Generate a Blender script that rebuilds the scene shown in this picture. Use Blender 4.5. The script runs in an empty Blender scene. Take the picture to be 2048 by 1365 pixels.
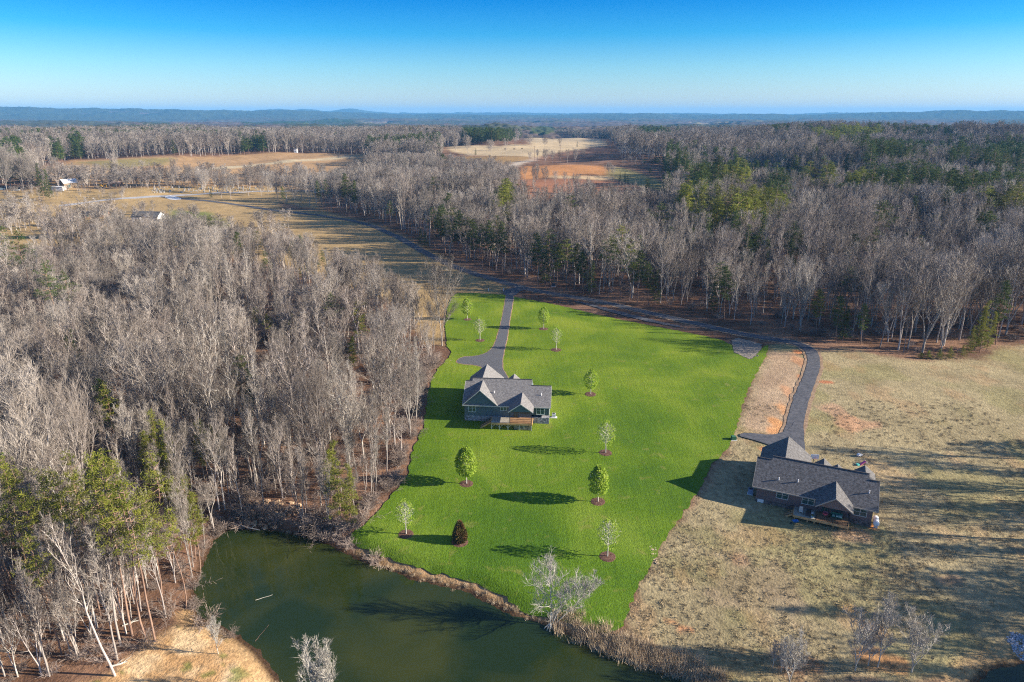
import bpy, math, random
import numpy as np
from mathutils import Vector, Matrix, noise as mnoise
from mathutils.geometry import delaunay_2d_cdt

# ------------------------------------------------------------------ camera, sky, sun, exposure
SC = bpy.context.scene
COL = SC.collection
F = 1365.0; TH = math.radians(18.4); HC = 64.0
cd = bpy.data.cameras.new('camera'); cam = bpy.data.objects.new('camera', cd); COL.objects.link(cam)
cam.location = (0, 0, HC); cam.rotation_euler = (math.radians(90) - TH, 0, 0)
cd.sensor_width = 36; cd.lens = 36 * F / 2048; cd.clip_start = 1; cd.clip_end = 60000
SC.camera = cam
SUN_AZ = math.radians(96.0)      # compass direction the light comes from, measured from +Y towards +X
SUN_EL = math.radians(20.5)
W = bpy.data.worlds.new('World'); SC.world = W; W.use_nodes = True
wt = W.node_tree; bg = wt.nodes['Background']
sky = wt.nodes.new('ShaderNodeTexSky'); sky.sky_type = 'NISHITA'; sky.sun_disc = False
sky.sun_elevation = SUN_EL; sky.sun_rotation = SUN_AZ; sky.altitude = 200; sky.dust_density = 0.5; sky.ozone_density = 3.0; sky.air_density = 1.0
wtc = wt.nodes.new('ShaderNodeTexCoord'); wsep = wt.nodes.new('ShaderNodeSeparateXYZ')
wramp = wt.nodes.new('ShaderNodeValToRGB'); wmul = wt.nodes.new('ShaderNodeMix'); wmul.data_type = 'RGBA'; wmul.blend_type = 'MULTIPLY'
wmul.inputs[0].default_value = 1.0
wt.links.new(wtc.outputs['Generated'], wsep.inputs[0]); wt.links.new(wsep.outputs['Z'], wramp.inputs[0])
SKY_TINT = [(0.0, (0.84, 0.93, 1.10)), (0.02, (0.78, 0.89, 1.08)), (0.06, (0.46, 0.78, 1.0)), (0.10, (0.10, 0.58, 0.95)), (0.145, (0.0, 0.40, 0.88)), (0.3, (0.3, 0.5, 0.9)), (0.6, (0.8, 0.85, 1.0))]
cr = wramp.color_ramp
while len(cr.elements) < len(SKY_TINT): cr.elements.new(0.5)
for e, (p, c) in zip(cr.elements, SKY_TINT): e.position = p; e.color = (*c, 1)
wt.links.new(sky.outputs[0], wmul.inputs[6]); wt.links.new(wramp.outputs[0], wmul.inputs[7])
wt.links.new(wmul.outputs[2], bg.inputs[0]); bg.inputs[1].default_value = 0.08
sd_ = bpy.data.lights.new('sun', 'SUN'); sd_.energy = 5.0; sd_.angle = math.radians(0.5); sd_.color = (1.0, 0.89, 0.74)
sun = bpy.data.objects.new('sun', sd_); COL.objects.link(sun)
sdir = Vector((math.sin(SUN_AZ) * math.cos(SUN_EL), math.cos(SUN_AZ) * math.cos(SUN_EL), math.sin(SUN_EL)))
sun.rotation_euler = sdir.to_track_quat('Z', 'Y').to_euler(); sun.location = sdir * 300
SC.view_settings.view_transform = 'Standard'; SC.view_settings.look = 'None'
SC.view_settings.exposure = 1.3; SC.view_settings.gamma = 1.0
SC.render.engine = 'CYCLES'
cy = SC.cycles; cy.max_bounces = 4; cy.diffuse_bounces = 2; cy.glossy_bounces = 2; cy.transmission_bounces = 2; cy.volume_bounces = 0
cy.caustics_reflective = False; cy.caustics_refractive = False; cy.use_denoising = False; cy.pixel_filter_type = 'BLACKMAN_HARRIS'; cy.filter_width = 1.15; cy.denoiser = 'OPENIMAGEDENOISE'; cy.denoising_input_passes = 'RGB_ALBEDO_NORMAL'; cy.denoising_prefilter = 'ACCURATE'

rng = np.random.default_rng(7); random.seed(7)
def sm(a, b, x):
    t = np.clip((np.asarray(x, float) - a) / (b - a), 0, 1); return t * t * (3 - 2 * t)
def lerp(a, b, t): return a + (b - a) * t

# ------------------------------------------------------------------ smooth value noise
_T = np.random.default_rng(3).random((256, 256))
def vnoise(x, y):
    x = np.asarray(x, float); y = np.asarray(y, float)
    xi = np.floor(x).astype(int); yi = np.floor(y).astype(int); fx = x - xi; fy = y - yi
    fx = fx * fx * (3 - 2 * fx); fy = fy * fy * (3 - 2 * fy)
    a = _T[xi & 255, yi & 255]; b = _T[(xi + 1) & 255, yi & 255]; c = _T[xi & 255, (yi + 1) & 255]; d = _T[(xi + 1) & 255, (yi + 1) & 255]
    return (a * (1 - fx) + b * fx) * (1 - fy) + (c * (1 - fx) + d * fx) * fy
def fbm(x, y, o=4):
    s = 0; a = 0.5; n = 0
    for i in range(o):
        s = s + a * vnoise(x * 2 ** i + 17.3 * i, y * 2 ** i + 9.1 * i); n += a; a *= 0.5
    return s / n

# ------------------------------------------------------------------ the lie of the land
WATER = -5.2
PY = np.array([-20000, 40, 75, 90, 105, 120, 134, 140, 155, 180, 240, 450, 600, 760, 900, 1150, 1600, 2500, 4000, 30000.])
PZ = np.array([-5, -4.6, -4.4, -4.0, -3.2, -2.75, -2.2, -1.4, -.5, -.2, 0, 1, 4, 13, 19, 19, 8, -6, -10, -10.])
_yy = np.linspace(-100, 6000, 6101)
_zz = np.interp(_yy, PY, PZ); _k = np.hanning(13); _k /= _k.sum(); _zs = np.convolve(np.pad(_zz, 6, 'edge'), _k, 'valid')
_k2 = np.hanning(201); _k2 /= _k2.sum(); _zw = np.convolve(np.pad(_zz, 100, 'edge'), _k2, 'valid')
_zs = lerp(_zs, _zw, sm(300, 500, _yy))
def base(x, y):
    x = np.asarray(x, float); y = np.asarray(y, float); r = np.hypot(x, y)
    z = np.interp(y, _yy, _zs)
    z = z + (fbm(x / 160 + 5, y / 160 + 3, 3) - .5) * 17 * sm(330, 620, r)
    z = z + (fbm(x / 520 + 2, y / 380 + 8, 3) - .5) * 46 * sm(1200, 2300, r)
    z = z + (fbm(x / 1500 + 12, y / 900 + 4, 3) - .5) * 60 * sm(2500, 5000, r)
    z = z + (fbm(x / 300 + 21, y / 95 + 14, 3) - .5) * 52 * sm(60, 260, x) * sm(300, 480, y) * (1 - sm(1500, 2200, r)) * sm(.28, .42, x / (y + 1))
    # forest floor rises and rolls a little left of the lawn
    z = z + (fbm(x / 30, y / 30, 2) - .5) * 1.6 * sm(-25, -50, x) * sm(110, 150, y)
    z = z + 0.10 * (fbm(x / 9 + 40, y / 7, 2) - .5) * (1 - sm(300, 600, r))
    # far ridges on the horizon
    a = np.degrees(np.arctan2(x, y))
    ridge = np.interp(a, [-60, -37, -33, -30, -24, -20, -17.5, -15, -12, -8, 0, 12, 20, 27, 32, 37, 60], [95, 128, 112, 98, 92, 84, 86, 78, 68, 58, 48, 42, 46, 66, 84, 94, 90])
    z = z + (ridge * (0.9 + .2 * fbm(a * .9, r / 2500, 4))) * np.exp(-((r - 9800) / 1500.) ** 2)
    mt = 84 * np.exp(-((a + 18.6) / 1.5) ** 2) + 74 * np.exp(-((a + 15.9) / 1.0) ** 2) + 74 * np.exp(-((a + 12.7) / 1.7) ** 2) + 62 + 10 * fbm(a * .5 + 3, r / 3000, 3)
    z = z + mt * (0.93 + .14 * fbm(a * 1.6, 7 + r / 4000, 4)) * np.exp(-((r - 14500) / 1500.) ** 2)
    return z
def marchf(fn, u, v, h=0.0):
    a = (u - 1024) / F; b = (v - 682.5) / F
    d = np.array([a, math.cos(TH) - b * math.sin(TH), -(math.sin(TH) + b * math.cos(TH))])
    t = 55.0 * 1.012 ** np.arange(560)
    P = d[None, :] * t[:, None]; z = HC + P[:, 2]; g = fn(P[:, 0], P[:, 1]) + h
    k = np.argmax(z < g)
    if z[k] >= g[k]: k = len(t) - 1
    k = max(k, 1); e0 = z[k - 1] - g[k - 1]; e1 = z[k] - g[k]; s = e0 / (e0 - e1 + 1e-9)
    tt = lerp(t[k - 1], t[k], s); p = d * tt
    return np.array([p[0], p[1]])
def upz(u, v, z):
    a = (u - 1024) / F; b = (v - 682.5) / F
    t = (HC - z) / (math.sin(TH) + b * math.cos(TH)); return np.array([a * t, (math.cos(TH) - b * math.sin(TH)) * t])
POND_PX = [(458, 1058), (500, 1060), (545, 1063), (600, 1073), (650, 1090), (690, 1110), (760, 1137), (820, 1157), (880, 1173), (935, 1184), (980, 1207), (1030, 1234), (1075, 1250), (1110, 1262), (1150, 1282), (1200, 1304), (1260, 1327), (1320, 1347), (1370, 1365), (1430, 1400), (1500, 1700), (900, 2200), (560, 1700), (570, 1420), (562, 1365), (545, 1338), (512, 1298), (470, 1266), (425, 1245), (398, 1225), (388, 1195), (402, 1150), (415, 1110), (432, 1080)]
POND = np.array([upz(u, v, WATER) for u, v in POND_PX])
POND2 = np.array([upz(u, v, WATER) for u, v in [(1945, 1380), (1972, 1352), (2000, 1338), (2060, 1328), (2250, 1330), (2350, 1500), (2000, 1560)]])
def sdist(P, x, y):
    x = np.asarray(x, float); y = np.asarray(y, float); d = np.full(x.shape, 1e18); ins = np.zeros(x.shape, bool)
    n = len(P)
    for i in range(n):
        ax, ay = P[i]; bx, by = P[(i + 1) % n]; ex, ey = bx - ax, by - ay
        t = np.clip(((x - ax) * ex + (y - ay) * ey) / (ex * ex + ey * ey + 1e-12), 0, 1)
        d = np.minimum(d, (x - ax - t * ex) ** 2 + (y - ay - t * ey) ** 2)
        c = ((ay > y) != (by > y)) & (x < ex * (y - ay) / ((by - ay) if by != ay else 1e-9) + ax)
        ins ^= c
    return np.where(ins, -1, 1) * np.sqrt(d)
def ground(x, y):
    x = np.asarray(x, float); y = np.asarray(y, float); z = base(x, y)
    near = (y < 160) & (np.abs(x) < 160)
    if near.any():
        xn = x[near] if x.ndim else x; yn = y[near] if y.ndim else y
        s = np.minimum(sdist(POND, xn, yn), sdist(POND2, xn, yn)) + (fbm(xn / 2.2, yn / 2.2, 2) - .5) * 1.1
        zn = z[near] if z.ndim else z
        zo = lerp(WATER + .02, np.maximum(zn, WATER + .5), sm(0, 4.0, s)); zi = WATER - .06 - 1.9 * sm(0, 9, -s)
        r = np.where(s > 0, zo, zi)
        if z.ndim: z = z.copy(); z[near] = r
        else: z = r
    return z
def gz(x, y): return float(ground(np.array([x]), np.array([y]))[0])
def G(u, v, h=0.0): return marchf(ground, u, v, h)
def GP(px, h=0.0): return np.array([G(u, v, h) for u, v in px])
def proj(x, y, z):
    z = z - HC; d = y * math.cos(TH) - z * math.sin(TH); w = -y * math.sin(TH) - z * math.cos(TH)
    return 1024 + F * x / d, 682.5 + F * w / d, d
def inside(P, x, y): return sdist(P, x, y) < 0

# ------------------------------------------------------------------ materials
def mat(name, c1, c2=None, scale=1.0, rough=.8, bump=0.0, bscale=None, rand=0.0, c3=None, metallic=0, spec=.3, detail=6, trans=0.0):
    m = bpy.data.materials.new(name); m.use_nodes = True; t = m.node_tree; b = t.nodes['Principled BSDF']
    b.inputs['Roughness'].default_value = rough; b.inputs['Metallic'].default_value = metallic; b.inputs['Specular IOR Level'].default_value = spec
    if c2 is None: c2 = c1
    tc = t.nodes.new('ShaderNodeTexCoord'); n = t.nodes.new('ShaderNodeTexNoise'); n.inputs['Scale'].default_value = scale; n.inputs['Detail'].default_value = detail
    t.links.new(tc.outputs['Object'], n.inputs['Vector'])
    r = t.nodes.new('ShaderNodeValToRGB'); r.color_ramp.elements[0].position = .35; r.color_ramp.elements[1].position = .65
    r.color_ramp.elements[0].color = (*c1, 1); r.color_ramp.elements[1].color = (*c2, 1)
    t.links.new(n.outputs[0], r.inputs[0]); out = r.outputs[0]
    if c3 is not None:
        oi = t.nodes.new('ShaderNodeObjectInfo'); mx = t.nodes.new('ShaderNodeMix'); mx.data_type = 'RGBA'
        t.links.new(oi.outputs['Random'], mx.inputs[0]); t.links.new(out, mx.inputs[6]); mx.inputs[7].default_value = (*c3, 1); out = mx.outputs[2]
    if rand:
        oi = t.nodes.new('ShaderNodeObjectInfo'); mr = t.nodes.new('ShaderNodeMath'); mr.operation = 'MULTIPLY_ADD'
        wn = t.nodes.new('ShaderNodeTexWhiteNoise'); wn.noise_dimensions = '1D'; t.links.new(oi.outputs['Random'], wn.inputs['W'])
        t.links.new(wn.outputs['Value'], mr.inputs[0]); mr.inputs[1].default_value = 2 * rand; mr.inputs[2].default_value = 1 - rand
        vm = t.nodes.new('ShaderNodeVectorMath'); vm.operation = 'SCALE'; t.links.new(out, vm.inputs[0]); t.links.new(mr.outputs[0], vm.inputs['Scale']); out = vm.outputs[0]
    t.links.new(out, b.inputs['Base Color'])
    if bump:
        n2 = t.nodes.new('ShaderNodeTexNoise'); n2.inputs['Scale'].default_value = bscale or scale * 4; n2.inputs['Detail'].default_value = 5
        t.links.new(tc.outputs['Object'], n2.inputs['Vector']); bp = t.nodes.new('ShaderNodeBump'); bp.inputs['Strength'].default_value = 1; bp.inputs['Distance'].default_value = bump
        t.links.new(n2.outputs[0], bp.inputs['Height']); t.links.new(bp.outputs[0], b.inputs['Normal'])
    if trans:
        tr = t.nodes.new('ShaderNodeBsdfTranslucent'); ms = t.nodes.new('ShaderNodeMixShader'); ms.inputs[0].default_value = trans
        t.links.new(out, tr.inputs[0]); t.links.new(b.outputs[0], ms.inputs[1]); t.links.new(tr.outputs[0], ms.inputs[2]); t.links.new(ms.outputs[0], t.nodes['Material Output'].inputs[0])
    return m

def link(name, me, m=None, parent=None, label=None, cat=None, group=None, kind=None):
    o = bpy.data.objects.new(name, me); COL.objects.link(o)
    if m is not None and me is not None:
        for q in (m if isinstance(m, (list, tuple)) else [m]): me.materials.append(q)
    if parent is not None: o.parent = parent
    tag(o, label, cat, group, kind); return o
def tag(o, label=None, cat=None, group=None, kind=None):
    for k, v in (('label', label), ('category', cat), ('group', group), ('kind', kind)):
        if v: o[k] = v
    return o
def thing(name, loc, label, cat, group=None, rz=0):
    o = bpy.data.objects.new(name, None); COL.objects.link(o); o.location = loc; o.rotation_euler = (0, 0, rz); o.empty_display_size = .3
    return tag(o, label, cat, group)
def mesh_np(name, V, Fa, smooth=False):
    """V (n,3), Fa list of arrays (m,k) of one k each"""
    me = bpy.data.meshes.new(name); V = np.asarray(V, np.float32); me.vertices.add(len(V)); me.vertices.foreach_set('co', V.ravel())
    if not isinstance(Fa, list): Fa = [Fa]
    Fa = [np.asarray(f, np.int32) for f in Fa if len(f)]
    loops = np.concatenate([f.ravel() for f in Fa]); tot = np.concatenate([np.full(len(f), f.shape[1], np.int32) for f in Fa])
    me.loops.add(len(loops)); me.loops.foreach_set('vertex_index', loops)
    me.polygons.add(len(tot)); me.polygons.foreach_set('loop_start', np.concatenate([[0], np.cumsum(tot)[:-1]]).astype(np.int32)); me.polygons.foreach_set('loop_total', tot)
    if smooth: me.polygons.foreach_set('use_smooth', np.ones(len(tot), bool))
    me.update(calc_edges=True); me.validate(); return me

class MB:
    """collects simple solids into one mesh"""
    def __init__(s): s.V = []; s.F = []
    def add(s, V, Fs):
        n = len(s.V); s.V += [tuple(v) for v in V]; s.F += [tuple(n + i for i in f) for f in Fs]; return s
    def box(s, x0, x1, y0, y1, z0, z1):
        return s.add([(x0, y0, z0), (x1, y0, z0), (x1, y1, z0), (x0, y1, z0), (x0, y0, z1), (x1, y0, z1), (x1, y1, z1), (x0, y1, z1)],
                     [(0, 3, 2, 1), (4, 5, 6, 7), (0, 1, 5, 4), (1, 2, 6, 5), (2, 3, 7, 6), (3, 0, 4, 7)])
    def slab(s, q, t):
        """quad q (4 points, any orientation) thickened downwards by t"""
        b = [(p[0], p[1], p[2] - t) for p in q]
        return s.add(list(q) + b, [(0, 1, 2, 3), (7, 6, 5, 4), (0, 4, 5, 1), (1, 5, 6, 2), (2, 6, 7, 3), (3, 7, 4, 0)])
    def prism(s, tri, y0, y1):
        """polygon in x,z extruded over y"""
        n = len(tri); A = [(x, y0, z) for x, z in tri]; B = [(x, y1, z) for x, z in tri]
        return s.add(A + B, [tuple(range(n)), tuple(range(2 * n - 1, n - 1, -1))] + [(i, i + n, (i + 1) % n + n, (i + 1) % n) for i in range(n)])
    def tube(s, pts, r, n=6, cap=True):
        pts = [Vector(p) for p in pts]; rs = r if isinstance(r, (list, tuple)) else [r] * len(pts); k0 = len(s.V)
        for i, p in enumerate(pts):
            d = (pts[min(i + 1, len(pts) - 1)] - pts[max(i - 1, 0)]).normalized()
            a = d.orthogonal().normalized(); b = d.cross(a)
            for j in range(n):
                t = 2 * math.pi * j / n; s.V.append(tuple(p + (a * math.cos(t) + b * math.sin(t)) * rs[i]))
        for i in range(len(pts) - 1):
            for j in range(n):
                s.F.append((k0 + i * n + j, k0 + i * n + (j + 1) % n, k0 + (i + 1) * n + (j + 1) % n, k0 + (i + 1) * n + j))
        if cap: s.F.append(tuple(k0 + j for j in range(n))[::-1]); s.F.append(tuple(k0 + (len(pts) - 1) * n + j for j in range(n)))
        return s
    def lathe(s, prof, n=12, c=(0, 0, 0)):
        k0 = len(s.V)
        for r, z in prof:
            for j in range(n):
                t = 2 * math.pi * j / n; s.V.append((c[0] + r * math.cos(t), c[1] + r * math.sin(t), c[2] + z))
        for i in range(len(prof) - 1):
            for j in range(n): s.F.append((k0 + i * n + j, k0 + i * n + (j + 1) % n, k0 + (i + 1) * n + (j + 1) % n, k0 + (i + 1) * n + j))
        s.F.append(tuple(k0 + j for j in range(n))[::-1]); s.F.append(tuple(k0 + (len(prof) - 1) * n + j for j in range(n)))
        return s
    def mesh(s, name='part', smooth=False):
        me = bpy.data.meshes.new(name); me.from_pydata(s.V, [], s.F); me.update()
        if smooth: me.polygons.foreach_set('use_smooth', [True] * len(me.polygons))
        return me
    def build(s, name, m, parent=None, smooth=False, **k): return link(name, s.mesh(name, smooth), m, parent, **k)

# ------------------------------------------------------------------ outlines traced on the ground
LAWN = GP([(918, 586), (965, 588), (1012, 590), (1036, 596), (1095, 607), (1150, 619), (1200, 632), (1300, 652), (1380, 667), (1440, 680), (1460, 688), (1468, 703), (1500, 723), (1514, 711), (1524, 695), (1538, 690), (1532, 715), (1506, 760), (1487, 800), (1477, 850), (1462, 888), (1440, 912), (1418, 938), (1396, 985), (1370, 1025), (1330, 1080), (1318, 1105), (1300, 1135), (1270, 1190), (1252, 1235), (1243, 1262), (1200, 1268), (1160, 1256), (1115, 1240), (1070, 1232), (1030, 1212), (990, 1186), (945, 1164), (890, 1152), (830, 1137), (760, 1115), (715, 1097), (695, 1083), (735, 1046), (770, 1005), (800, 975), (816, 950), (824, 905), (835, 880), (848, 850), (855, 790), (868, 745), (905, 712), (893, 690), (889, 650), (897, 610), (905, 592)])
WOOD_L = GP([(885, 712), (862, 745), (848, 790), (838, 850), (815, 905), (805, 950), (760, 1003), (725, 1045), (692, 1080), (655, 1082), (600, 1064), (545, 1054), (458, 1048), (425, 1072), (405, 1105), (392, 1150), (378, 1195), (385, 1222), (345, 1262), (280, 1300), (235, 1350), (160, 1368), (-60, 1380), (-420, 1380), (-900, 1000), (-700, 540), (-200, 490), (120, 478), (300, 488), (430, 505), (540, 525), (640, 555), (740, 590), (790, 610), (830, 640), (850, 690)])
WOOD_M = GP([(560, 404), (640, 419), (720, 431), (790, 456), (850, 487), (900, 516), (980, 541), (1060, 561), (1140, 577), (1220, 594), (1300, 611), (1400, 631), (1500, 650), (1600, 669), (1690, 688), (1760, 700), (1830, 714), (1900, 716), (1975, 708), (1992, 690), (2050, 688), (2300, 692), (2900, 640), (3000, 440), (2200, 380)])
# woods M is closed along its far side by world points below
BANK = GP([(160, 1368), (235, 1350), (280, 1300), (345, 1262), (385, 1232), (430, 1255), (500, 1305), (560, 1370), (560, 1600), (0, 1600)])
RIGHT_WOOD_EDGE = None

# ------------------------------------------------------------------ fields seen between the woods (outline, colours)
FIELDS = [
 ('left', GP([(60, 385), (80, 335), (150, 321), (350, 314), (560, 305), (720, 308), (760, 322), (700, 345), (640, 372), (560, 404), (400, 398), (-200, 470), (-300, 400)]), (.40, .25, .12)),
 ('fieldgreen', GP([(150, 325), (350, 316), (330, 330), (215, 340), (190, 330)]), (.29, .23, .09)),
 ('fieldpath', GP([(370, 342), (450, 333), (560, 322), (700, 312), (705, 315), (560, 327), (450, 339), (372, 346)]), (.50, .40, .24)),
 ('fieldpath2', GP([(130, 330), (170, 332), (215, 345), (210, 350), (150, 338)]), (.46, .34, .2)),
 ('yard', GP([(-300, 378), (60, 380), (240, 378), (560, 374), (640, 385), (640, 424), (560, 418), (560, 404), (640, 419), (760, 452), (850, 495), (950, 548), (1010, 572), (1012, 592), (918, 586), (890, 620), (890, 690), (862, 690), (790, 610), (640, 555), (430, 505), (300, 488), (-300, 500)]), (.36, .25, .115)),
 ('yardgreen', GP([(345, 420), (420, 425), (470, 460), (440, 500), (330, 490), (330, 440)]), (.19, .20, .06)),
 ('pale', GP([(892, 299), (900, 292), (1000, 293), (1060, 290), (1053, 276), (1130, 277), (1208, 281), (1215, 290), (1171, 297), (1128, 304), (1068, 316), (931, 311)]), (.47, .36, .21)),
 ('brown', GP([(931, 313), (1068, 316), (1040, 324), (1010, 331), (960, 328), (900, 345), (880, 330)]), (.30, .19, .08)),
 ('lanepale', GP([(1040, 324), (1070, 316), (1060, 324), (1030, 335), (1000, 345), (960, 352), (975, 340), (1005, 332)]), (.5, .42, .32)),
 ('orange', GP([(1035, 345), (1050, 333), (1120, 330), (1200, 332), (1228, 340), (1214, 352), (1120, 352), (1045, 360)]), (.44, .21, .08)),
 ('strip', GP([(1100, 352), (1214, 351), (1240, 357), (1196, 362), (1110, 358)]), (.5, .36, .2)),
 ('red', GP([(1040, 360), (1110, 358), (1196, 361), (1240, 364), (1275, 372), (1330, 400), (1200, 440), (1030, 440)]), (.30, .14, .075)),
 ('greenstrip', GP([(1225, 334), (1262, 340), (1310, 358), (1360, 385), (1350, 400), (1290, 378), (1240, 362), (1214, 350)]), (.26, .22, .09)),
 ('rightyard', None, (.315, .255, .140)),
]
RY = GP([(1640, 705), (1690, 700), (1760, 712), (1830, 722), (1975, 716), (2000, 694), (2080, 690), (2600, 690), (2800, 900), (2600, 1330), (1430, 1380), (1243, 1275), (1250, 1235), (1300, 1130), (1396, 985), (1462, 888), (1506, 760), (1538, 690), (1600, 690)])
GAP = GP([(880, 348), (888, 294), (1000, 288), (1050, 274), (1212, 277), (1235, 300), (1245, 338), (1100, 334), (1040, 346), (960, 353)])
FD = [(n, (P if P is not None else RY), c) for n, P, c in FIELDS]
CLEAR = [P for n, P, c in FD if n in ('left', 'yard', 'pale', 'brown', 'lanepale', 'orange', 'strip', 'red', 'greenstrip', 'rightyard')] + [LAWN, POND, POND2, BANK, GAP]

# ------------------------------------------------------------------ ground sheet (polar grid, fine near the camera)
def build_ground():
    rs = list(np.arange(4, 60, 6.0)) + list(np.arange(60, 190, 0.8))
    while rs[-1] < 17500: rs.append(rs[-1] * (1.0055 if rs[-1] < 900 else 1.012))
    rs = np.array(rs)
    th = np.concatenate([np.arange(-180, -62, 6.0), np.arange(-62, -42, 1.0), np.arange(-42, 42, .3), np.arange(42, 62, 1.0), np.arange(62, 180, 6.0)])
    A = np.radians(th); R, T = np.meshgrid(rs, A, indexing='ij'); X = R * np.sin(T); Y = R * np.cos(T); x = X.ravel(); y = Y.ravel()
    z = ground(x, y); nr, nt = len(rs), len(th)
    i = np.arange(nr - 1)[:, None] * nt + np.arange(nt)[None, :]; j = np.arange(nr - 1)[:, None] * nt + ((np.arange(nt) + 1) % nt)[None, :]
    Fa = np.stack([i, i + nt, j + nt, j], -1).reshape(-1, 4)
    me = mesh_np('ground', np.stack([x, y, z], -1), Fa[:, ::-1], True)
    # base colour zones (what grows or lies there)
    n1 = fbm(x / 9, y / 9, 4); n2 = fbm(x / 2.3 + 9, y / 2.3, 3)
    C = np.zeros((len(x), 3)); litter = np.array([.14, .078, .048]); litter2 = np.array([.24, .138, .085])
    C[:] = litter; C = lerp(C, litter2[None, :], sm(.42, .62, n1)[:, None])
    r = np.hypot(x, y)
    far = sm(1500, 2500, r)[:, None]; C = lerp(C, np.array([.13, .10, .085])[None, :], far)
    inview = (y > 0) & (r < 2600)
    for n, P, c in FD:
        k = np.where(inview)[0]; s = sdist(P, x[k], y[k]); L = 1.2 + r[k] * .006
        w = 1 - sm(-L, L, s + (n2[k] - .5) * L * 2)
        C[k] = lerp(C[k], np.array(c)[None, :] * (.85 + .3 * n1[k])[:, None], w[:, None])
    k = np.where(r < 300)[0]
    ry = (1 - sm(-1, 1, sdist(RY, x[k], y[k])))
    gp = sm(.5, .64, fbm(x[k] / 14 + 3, y[k] / 14 + 31, 4)); C[k] = lerp(C[k], np.array([.20, .19, .065])[None, :], (ry * gp * .4)[:, None])
    rd = sm(.60, .72, fbm(x[k] / 6 + 31, y[k] / 9 + 11, 4)); C[k] = lerp(C[k], np.array([.42, .16, .07])[None, :], (ry * rd * .15)[:, None])
    # bare clay patches: by the lane, by the houses, on the pond bank
    STRIP = GP([(1600, 706), (1612, 735), (1600, 775), (1583, 815), (1572, 850), (1545, 868), (1500, 862), (1490, 850), (1500, 800), (1528, 745), (1542, 702)]); st2 = sdist(STRIP, x[k], y[k])
    C[k] = lerp(C[k], lerp(np.array([.36, .24, .15])[None, :], np.array([.43, .31, .20])[None, :], n1[k][:, None]), ((1 - sm(-1.5, 1.5, st2 + (n2[k] - .5) * 3)) * .85)[:, None])
    def patch(px, rad, c, stretch=1.0, amt=1.0):
        p = G(*px); kk = np.where((np.abs(x - p[0]) < rad * 3) & (np.abs(y - p[1]) < rad * 3 * stretch))[0]
        d = np.hypot(x[kk] - p[0], (y[kk] - p[1]) / stretch) / rad + (n2[kk] - .5) * 1.2
        C[kk] = lerp(C[kk], np.array(c)[None, :], (amt * (1 - sm(.6, 1.15, d)))[:, None])
    for q in [((1602, 725), 2.2, (.46, .25, .13), 2.6), ((1582, 790), 1.5, (.50, .28, .15), 3.4), ((1570, 822), 1.7, (.56, .30, .14), 2.6), ((1556, 850), 1.8, (.58, .29, .12), 2.2), ((1545, 862), 1.5, (.56, .28, .12), 1.2),
              ((1600, 705), 2.0, (.5, .2, .08), 1.), ((1655, 765), 2.0, (.4, .15, .07), .6), ((1668, 820), 3.0, (.42, .27, .16), 1.2), ((1700, 845), 3.5, (.46, .27, .15), 1.), ((1745, 850), 3, (.42, .26, .15), .7),
              ((1610, 760), 1.3, (.5, .2, .08), 3), ((1530, 900), 1.5, (.45, .2, .09), 1), ((1480, 1120), 1.5, (.4, .25, .13), 1), ((1340, 1245), 1.2, (.5, .28, .13), .5), ((1375, 1258), 1.6, (.5, .25, .12), .5),
              ((1715, 1225), 1.7, (.6, .36, .14), .9), ((1740, 1255), 2.3, (.45, .27, .12), .9), ((1745, 1055), 1.2, (.6, .25, .08), .8), ((1700, 1070), 3.5, (.42, .28, .16), .6), ((1900, 1160), 2.4, (.36, .20, .11), .6, .6), ((1820, 1240), 2, (.5, .34, .16), .6),
              ((1515, 1175), 8, (.28, .2, .13), 1, .5), ((1770, 1320), 3.5, (.45, .24, .1), .6), ((1600, 1330), 4, (.4, .22, .11), .5)]: patch(*q)
    sb = sdist(BANK, x[k], y[k]); w = 1 - sm(-1, 1.5, sb + (n2[k] - .5) * 3); bc = lerp(np.array([.52, .31, .14])[None, :], np.array([.66, .47, .26])[None, :], sm(.4, .65, fbm(x[k] / 3, y[k] / 3, 4))[:, None]); C[k] = lerp(C[k], bc, w[:, None])
    kk = k[sb < 0]; g = sm(.62, .7, fbm(x[kk] / 1.7 + 3, y[kk] / 1.7, 3)); C[kk] = lerp(C[kk], np.array([.12, .17, .03])[None, :], g[:, None] * .7)
    # shoreline: pale dead grass on top, wet dark mud at the edge, dark bed
    s = np.minimum(sdist(POND, x[k], y[k]), sdist(POND2, x[k], y[k])); C[k] = lerp(C[k], np.array([.42, .27, .13])[None, :], ((1 - sm(2.0, 4.0, s)) * .8 * np.where((x[k] < -26) & (sb > 2), 0, 1))[:, None])
    C[k] = lerp(C[k], np.array([.07, .04, .022])[None, :], (1 - sm(.4, 1.3, s))[:, None])
    # mown grass south of the road is in stripes of dull green
    ca = me.color_attributes.new('zone', 'FLOAT_COLOR', 'POINT'); ca.data.foreach_set('color', np.concatenate([C, np.ones((len(C), 1))], 1).astype(np.float32).ravel())
    m = bpy.data.materials.new('ground_cover'); m.use_nodes = True; t = m.node_tree; b = t.nodes['Principled BSDF']; b.inputs['Roughness'].default_value = .95; b.inputs['Specular IOR Level'].default_value = .1
    at = t.nodes.new('ShaderNodeAttribute'); at.attribute_name = 'zone'; tc = t.nodes.new('ShaderNodeTexCoord'); out = at.outputs['Color']
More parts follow.
